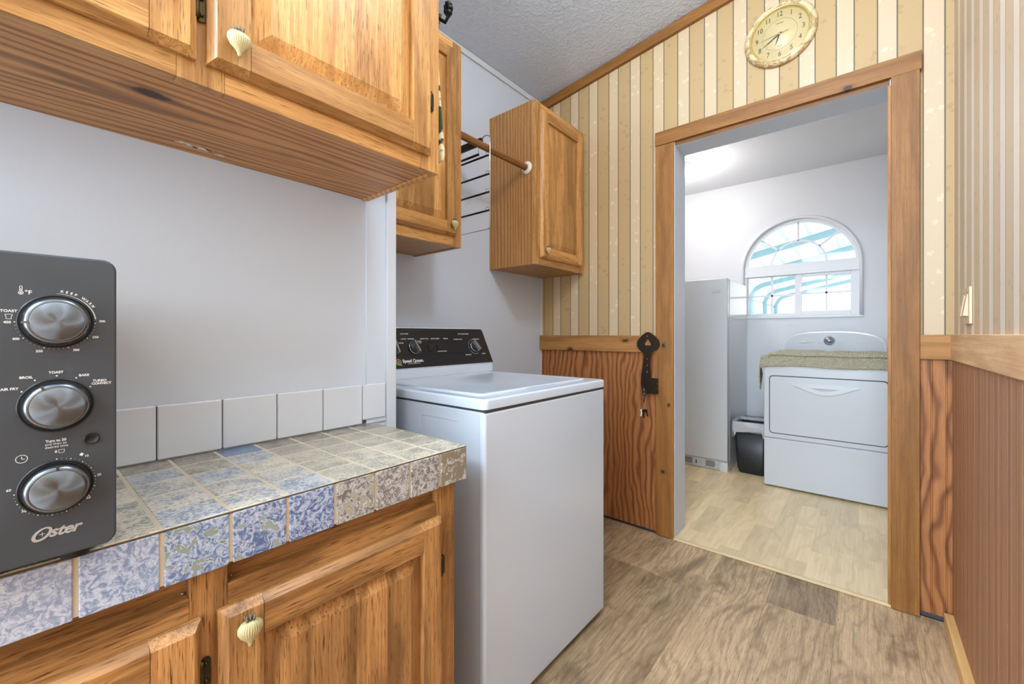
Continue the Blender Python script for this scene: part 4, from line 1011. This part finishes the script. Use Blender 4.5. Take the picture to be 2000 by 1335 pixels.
# ================================================================== KEY RACK + KEYS
KY = 2.184
mb = MB(); kx = -.883
out = [(-.052, 1.040), (-.030, 1.064), (-.008, 1.078), (.008, 1.078), (.034, 1.060), (.058, 1.036), (.063, 1.010), (.050, .986), (.028, .976), (.012, .962), (.010, .945), (.012, .88), (.0145, .834), (.054, .834), (.054, .809), (.041, .809), (.041, .803), (.054, .803), (.054, .782), (.036, .782), (.036, .778), (.054, .778), (.054, .752), (.012, .750), (-.018, .752), (-.034, .770), (-.040, .80), (-.036, .85), (-.028, .90), (-.022, .945), (-.026, .965), (-.046, .980), (-.062, 1.004), (-.062, 1.024)]
hole = [(-.022, 1.012), (-.010, 1.006), (0, 1.009), (.010, 1.005), (.018, 1.012), (.010, 1.026), (.003, 1.040), (-.004, 1.048), (-.011, 1.036), (-.016, 1.024)]
kr = thing('key_rack', (kx, KY, .9), 'large dark metal key-shaped rack hung over the chair rail beside the doorway', 'key rack')
plate_into(mb, [(kx+a, b) for a, b in out], [[(kx+a, b) for a, b in hole]], .004, fY(KY)); obj('key_plate', mb, M['iron'], kr)
for z_ in (1.056, .935, .900, .865):
    mb = MB(); mb.lathe([(.0035, 0), (.003, .0015), (0, .002)], lambda a, b, h, z_=z_: (kx-.004+a, KY-.002-h, z_+b), 10); obj('screw', mb, M['steelgrey'], kr)
mb = MB(); mb.box(kx-.012, kx+.004, KY+.002, 2.199, 1.052, 1.059); obj('mounting_spacer', mb, M['iron'], kr)
mb = MB(); hx = kx-.012; mb.tube([(hx-.003, KY-.003, .782), (hx-.004, KY-.016, .778), (hx-.002, KY-.020, .768), (hx+.004, KY-.018, .762)], .0022, 8); obj('hook', mb, M['chrome'], kr)
ks = thing('key_bunch', (hx, KY-.018, .70), 'small bunch of keys with a black clip hanging from the key-shaped rack', 'keys')
mb = MB(); yk = KY-.019
mb.tube([(hx+.001+.011*math.cos(math.radians(a)), yk, .755+.014*math.sin(math.radians(a))) for a in range(0, 361, 20)], .0030, 8)
mb.tube([(hx+.002, yk, .742), (hx-.001, yk, .725), (hx-.003, yk, .703)], .0028, 8); obj('clip', mb, M['blackpl'], ks)
mb = MB(); mb.tube([(hx-.004+.0025*math.cos(a), yk, .694+.009*math.sin(a)) for a in [i*PI/6 for i in range(13)]], .0009, 6)
mb.tube([(hx-.004+.010*math.cos(a), yk, .674+.012*math.sin(a)) for a in [i*PI/9 for i in range(19)]], .0011, 6); obj('split_ring', mb, M['chrome'], ks)
def akey(name, mat, x_, ang, head, L, y_):
    mb = MB(); c, s_ = math.cos(ang), math.sin(ang)
    pts = arc(0, -.012, head, 20, 340, 14)
    pts = [(p[1], p[0]) for p in arc(-.012, 0, head, 25, 335, 14)]
    out = [(p[0], p[1]) for p in pts]
    blade = [(-.0035, -.012-head*.9), (-.0035, -.012-head-L), (0, -.012-head-L-.003), (.0035, -.012-head-L), (.0035, -.012-head*.9)]
    sh = arc(0, -.012, head, -60, 240, 14)+blade
    plate_into(mb, sh, [], .002, lambda p, q_, h: (x_+p*c-q_*s_, y_-h, .670+p*s_+q_*c)); obj(name, mb, mat, ks)
akey('key', M['flange'], hx-.012, -.15, .0085, .020, yk-.002); akey('key', M['blackpl'], hx-.003, .02, .0095, .028, yk-.005); akey('key', M['blackpl'], hx+.003, .35, .0085, .020, yk+.003)

# ================================================================== SWITCH
sw_ = thing('light_switch', (XR-.002, 1.95, 1.155), 'beige double light switch plate on the right wallpapered wall', 'light switch')
mb = MB(); mb.box(XR-.008, XR-.0005, 1.883, 1.995, 1.098, 1.213); obj('wall_plate', mb, M['switch'], sw_, bevel=.002)
mb = MB()
for y_ in (1.915, 1.962):
    mb.add([(XR-.008, y_-.014, 1.122), (XR-.008, y_+.014, 1.122), (XR-.008, y_+.014, 1.190), (XR-.008, y_-.014, 1.190), (XR-.019, y_-.014, 1.124), (XR-.019, y_+.014, 1.124), (XR-.010, y_+.014, 1.190), (XR-.010, y_-.014, 1.190)],
           [(4, 7, 6, 5), (0, 4, 5, 1), (1, 5, 6, 2), (3, 2, 6, 7), (0, 3, 7, 4)])
    obj('rocker', mb, M['switch'], sw_, bevel=.001); mb = MB()
for y_ in (1.915, 1.962): mb = MB(); mb.box(XR-.0095, XR-.0079, y_-.006, y_+.006, 1.1955, 1.1970); obj('slot_mark', mb, M['gap'], sw_)

# ================================================================== LAUNDRY ROOM OBJECTS
# freezer
fz = thing('upright_freezer', (-1.1, 3.86, 0), 'tall white upright freezer beyond the doorway to the left of the window', 'freezer')
FX0, FX1, FY0 = -1.42, -.795, 3.500
mb = MB(); mb.box(FX0, FX1, FY0+.075, 4.19, .012, 1.497); obj('body', mb, M['enamel2'], fz, bevel=.006, seg=3)
mb = MB(); mb.box(FX0+.002, FX1-.002, FY0+.060, FY0+.078, .10, 1.49); obj('gasket', mb, M['appl_lt'], fz)
mb = MB(); mb.box(FX0, FX1, FY0, FY0+.062, .092, 1.499); fd = obj('door', mb, M['enamel2g'], fz, bevel=.008, seg=3)
mb = MB(); mb.box(-.905, -.842, FY0-.003, FY0, 1.392, 1.416); obj('badge', mb, M['appl_lt'], fd, bevel=.001)
mb = MB(); mb.box(FX0, FX1, FY0+.018, FY0+.075, .014, .088); gr_ = obj('kick_grille', mb, M['enamel2g'], fz, bevel=.003)
mb = MB()
for (a, b) in ((-1.16, -1.055), (-.955, -.895)):
    for i in range(8):
        z_ = .030+i*.0062; e = math.sin(PI*(i+.5)/8)*.010 if a > -1 else 0
        mb.box(a, b+e, FY0+.0165, FY0+.0185, z_, z_+.0028)
mb.box(-1.03, -1.022, FY0+.0165, FY0+.0185, .036, .064); mb.lathe([(.003, 0), (0, .001)], lambda a, b, h: (-.872+a, FY0+.0178-h, .05+b), 10)
obj('vent_slots', mb, M['gap'], gr_)
mb = MB(); mb.box(-.850, FX1+.001, FY0+.004, FY0+.075, .006, .082); obj('corner_cover', mb, M['enamel2'], fz, bevel=.004)
mb = MB(); mb.box(-.835, -.80, FY0+.02, FY0+.06, .081, .092); obj('hinge', mb, M['steelgrey'], fz)

# dryer
dy = thing('dryer', (-.19, 3.70, 0), 'white front-loading dryer with wide pull handle under the arched window', 'dryer')
DX0, DX1, DY0, DT = -.533, .158, 3.378, .918
mb = MB(); mb.box(DX0, DX1, DY0+.012, 4.08, .022, .350); mb.box(DX0, DX1, DY0+.012, 4.08, .350, DT); obj('cabinet_shell', mb, M['enamel2'], dy, bevel=.004)
mb = MB(); mb.box(DX0, DX1, DY0, DY0+.013, .022, .347); obj('lower_front_panel', mb, M['enamel2g'], dy, bevel=.005, seg=3)
mb = MB(); mb.box(DX0, DX1, DY0, DY0+.013, .353, DT); obj('upper_front_panel', mb, M['enamel2g'], dy, bevel=.005, seg=3)
mb = MB(); plate_into(mb, rrect(-.502, .118, .384, .784, .023), [], .002, fY(DY0+.0002)); obj('door_gap', mb, M['gap'], dy)
mb = MB(); plate_into(mb, rrect(-.496, .112, .390, .778, .019), [], .006, fY(DY0-.001)); dd_ = obj('door', mb, M['enamel2g'], dy)
mb = MB(); hxc = -.192
top_ = [(-.172, .735), (.172, .735)]
prof = [(-.175, .724)]+[(-.175+.35*i/20, .738) for i in range(0, 21)]+[(.175, .724)]+[(.16-.32*i/20, .722-.052*math.sin(PI*i/20)**1.1) for i in range(0, 21)]
plate_into(mb, [(hxc+a, b) for a, b in prof], [[(hxc+p[0], p[1]) for p in [(-.072, .712)]+[(-.072+.144*i/10, .712-.018*math.sin(PI*i/10)) for i in range(1, 11)]]], .014, fY(DY0-.008)); obj('handle', mb, M['enamel2'], dd_, bevel=.001)
mb = MB(); mb.box(hxc-.075, hxc+.075, DY0-.0065, DY0-.0045, .690, .714); obj('finger_recess', mb, M['appl_lt'], dd_)
mb = MB()
for x_ in (-.49, .11):
    for y_ in (3.45, 4.0):
        mb = MB(); mb.lathe([(.018, .012), (.018, .024)], lambda a, b, h, x_=x_, y_=y_: (x_+a, y_+b, h), 14); obj('foot', mb, M['appl_lt'], dy)
cxm, cw, cz0, cz1 = -.187, .315, DT, 1.090
def con_out(k, kz): return [(cxm-cw*k, cz0)]+[(cxm-cw*k*math.copysign(abs(math.cos(t))**.55, -math.cos(t))*-1*(-1), cz0+(cz1-cz0)*kz*abs(math.sin(t))**.55) for t in [PI-PI*i/30 for i in range(31)]]+[(cxm+cw*k, cz0)]
def sup(k, kz, n=36):
    P = []
    for i in range(n+1):
        t = PI-PI*i/n; c, s_ = math.cos(t), math.sin(t)
        P.append((cxm+cw*k*math.copysign(abs(c)**.75, c), cz0+.03+(cz1-cz0-.03)*kz*abs(s_)**.62))
    return [(cxm-cw*k, cz0)]+P+[(cxm+cw*k, cz0)]
mb = MB(); plate_into(mb, sup(1, 1), [], .07, fY(4.055)); obj('console', mb, M['enamel2'], dy)
mb = MB(); plate_into(mb, sup(.955, .93), [], .004, fY(4.019)); obj('control_face', mb, M['appl_lt'], dy)
mb = MB(); mb.lathe([(.034, 0), (.034, .008), (.026, .012), (.024, .03), (0, .031)], lambda a, b, h: (-.200+a, 4.017-h, 1.018+b), 28); obj('timer_dial', mb, M['chrome'], dy)
mb = MB()
for x_, rr_ in ((-.36, .032), (-.255, .012), (-.14, .012), (-.045, .010), (-.005, .012), (-.31, .010)):
    mb = MB(); mb.lathe([(rr_, 0), (rr_*.9, .003), (0, .004)], lambda a, b, h, x_=x_: (x_+a, 4.017-h, 1.006+b*.3), 18); obj('button', mb, M['enamel2'], dy)
# towel draped over dryer top
mb = MB()
def tw(u, v):
    x = -.552+u*.735; L = v*.66
    wob = .004*math.sin(x*31+v*5)+.003*math.sin(x*57+2)
    hem = .848+.004*math.sin(x*14)
    if L < .56: y, z = 3.94-L, DT+.010+.004*math.sin(L*22+x*9)+wob*.5
    else:
        q = (L-.56)/.10; zz = DT+.008-(DT+.008-hem)*q
        y, z = 3.372-.006*math.sin(q*PI/2)-.004*abs(math.sin(x*9)), zz
        if q < .35: y = 3.380-.014*(q/.35)**.5
    if u < .06:
        k = (1-u/.06); z -= .045*k*(1 if v < .85 else .3); x = max(x, -.553)
    return (x, y, z)
mb.grid(tw, 90, 60); 
o = obj('towel', mb, M['towel'], loc=(-.19, 3.66, DT), solid=.009); tag(o, 'sage green textured towel spread over the top of the dryer', 'towel')
mb = MB()
def tw2(u, v):
    a = u; x = -.556-.030*math.sin(min(v*1.6, 1)*PI/2)*(.55+.45*a)+.016*v; y = 3.385+.16*a+.012*math.sin(v*6); z = .885-v*(.205-.10*a)
    return (x, y, z)
mb.grid(tw2, 16, 20)
c_ = obj('hanging_corner', mb, M['towel'], o, solid=.008)
mb = MB()
def tw3(u, v):
    x = -.548+u*.73; L = v*.60
    if L < .565: y, z = 3.93-L, DT+.022+.003*math.sin(L*30+x*13)+.0025*math.sin(x*40)
    else: q = (L-.565)/.035; y, z = 3.366-.002*q, DT+.020-.016*q+.002*math.sin(x*25)
    if u < .07: z -= .03*(1-u/.07)
    return (x, y, z)
mb.grid(tw3, 80, 50); obj('upper_fold', mb, M['towel'], o, solid=.008)

# bin with bag
bn = thing('waste_bin', (-.655, 3.70, 0), 'black plastic waste bin standing between the freezer and the dryer', 'bin')
def rloft(mb, secs, n=6, cap=True, **k):
    V = []; m = None
    for (x0, x1, y0, y1, r, z) in secs:
        q = rrect(x0, x1, y0, y1, r, n); m = len(q); V += [(a, b, z) for a, b in q]
    F = [(j*m+i, j*m+(i+1) % m, (j+1)*m+(i+1) % m, (j+1)*m+i) for j in range(len(secs)-1) for i in range(m)]
    if cap: F.append(tuple(range(m))[::-1])
    mb.add(V, F, smooth=True, **k)
mb = MB(); rloft(mb, [(-.728, -.565, 3.575, 3.80, .02, .013), (-.734, -.560, 3.570, 3.805, .022, .02), (-.736, -.559, 3.568, 3.807, .022, .035), (-.742, -.556, 3.562, 3.812, .022, .05), (-.765, -.548, 3.545, 3.83, .024, .375), (-.755, -.556, 3.553, 3.822, .022, .375), (-.735, -.566, 3.575, 3.80, .02, .05)]); obj('bucket', mb, M['binblk'], bn)
mb = MB()
def bag(u, v):
    q = rrect(-.772, -.542, 3.536, 3.838, .03, 12); m = len(q); i = int(round(u*m)) % m; a, b = q[i]
    cx, cy = -.657, 3.687
    if v < .25: k = 1-.08*(1-v/.25); z = .33+.075*(v/.25)
    else: q2 = (v-.25)/.75; k = 1.0+.03*math.sin(q2*PI); z = .408-q2*(.100+.022*math.sin(u*40)+.012*math.sin(u*90))
    k += .012*math.sin(u*110+v*4)
    return (cx+(a-cx)*k, cy+(b-cy)*k, z)
mb.grid(bag, 52, 12)
o = obj('bin_liner', mb, M['bag'], loc=(-.655, 3.69, .38), solid=.0012); tag(o, 'crumpled translucent white bag folded over the rim of the black bin', 'bin liner')
# ceiling lamp in the laundry room
lm = thing('ceiling_light', (-1.10, 3.42, 2.415), 'bright small ceiling light just past the top left of the doorway', 'ceiling light')
mb = MB(); mb.lathe([(.075, 0), (.075, -.012), (.05, -.025), (.03, -.034)], lambda a, b, h: (-1.125+a, 3.42+b, 2.414+h), 28); obj('base', mb, M['white_trim'], lm)
mb = MB(); mb.lathe([(.03, -.030), (.046, -.042), (.050, -.062), (.038, -.080), (0, -.088)], lambda a, b, h: (-1.125+a, 3.42+b, 2.414+h), 28); obj('globe', mb, M['lampglow'], lm)

# ================================================================== OUTSIDE: CARPORT
mb = MB(); mb.box(-14, 14, 4.6, 40, -.6, -.5); struct('floor_yard', mb, M['gravel'])
cpt = thing('carport', (0, 8, -.5), 'teal framed metal carport with pale ribbed roof seen through the window', 'carport')
ex, ez = -1.67, 2.02; pitch = .22
RZ = lambda x: ez+.06+pitch*(x-ex)
for i, y_ in enumerate((4.7, 6.2, 7.7, 9.2, 10.7, 12.2)):
    mb = MB(); R_ = .28
    pts = [(ex, y_, -.5), (ex, y_, 1.0), (ex, y_, ez-R_)]
    pa = math.atan(pitch); q = [(ex+R_-R_*math.cos(t), ez-R_+R_*math.sin(t)) for t in [PI/2*(j/8)*(1-pa/(PI/2)*1) for j in range(1, 9)]]
    pts += [(a, y_, b) for a, b in q]; lx, lz = q[-1]
    pts += [(lx+d, y_, lz+d*pitch) for d in (.3, 1.0, 2.0, 3.2)]
    mb.tube(pts, .042, 8); obj('frame_tube', mb, M['teal'], cpt)
mb = MB(); nx = 60
def roof_z(x): return 2.055+pitch*(x-(ex+.22))+.05
for (xa, xb) in ((ex-.05, 2.6),):
    V = []; 
    V = [(xa, 4.6, roof_z(xa)), (xb, 4.6, roof_z(xb)), (xb, 12.6, roof_z(xb)), (xa, 12.6, roof_z(xa))]
    V += [(a, b, c+.01) for a, b, c in V]
    mb.add(V, [(0, 3, 2, 1), (4, 5, 6, 7), (0, 1, 5, 4), (1, 2, 6, 5), (2, 3, 7, 6), (3, 0, 4, 7)])
x_ = ex
while x_ < 2.6:
    mb.box(x_, x_+.035, 4.6, 12.6, roof_z(x_+.0175)-.02, roof_z(x_)+.004); x_ += .23
obj('roof_sheet', mb, M['sheet'], cpt)
mb = MB(); mb.box(ex-.06, ex-.05, 4.6, 12.6, .9, roof_z(ex)); 
for z_ in (1.0, 1.25, 1.5, 1.75): mb.box(ex-.05, ex-.03, 4.6, 12.6, z_, z_+.03)
obj('side_sheet', mb, M['sheet'], cpt)
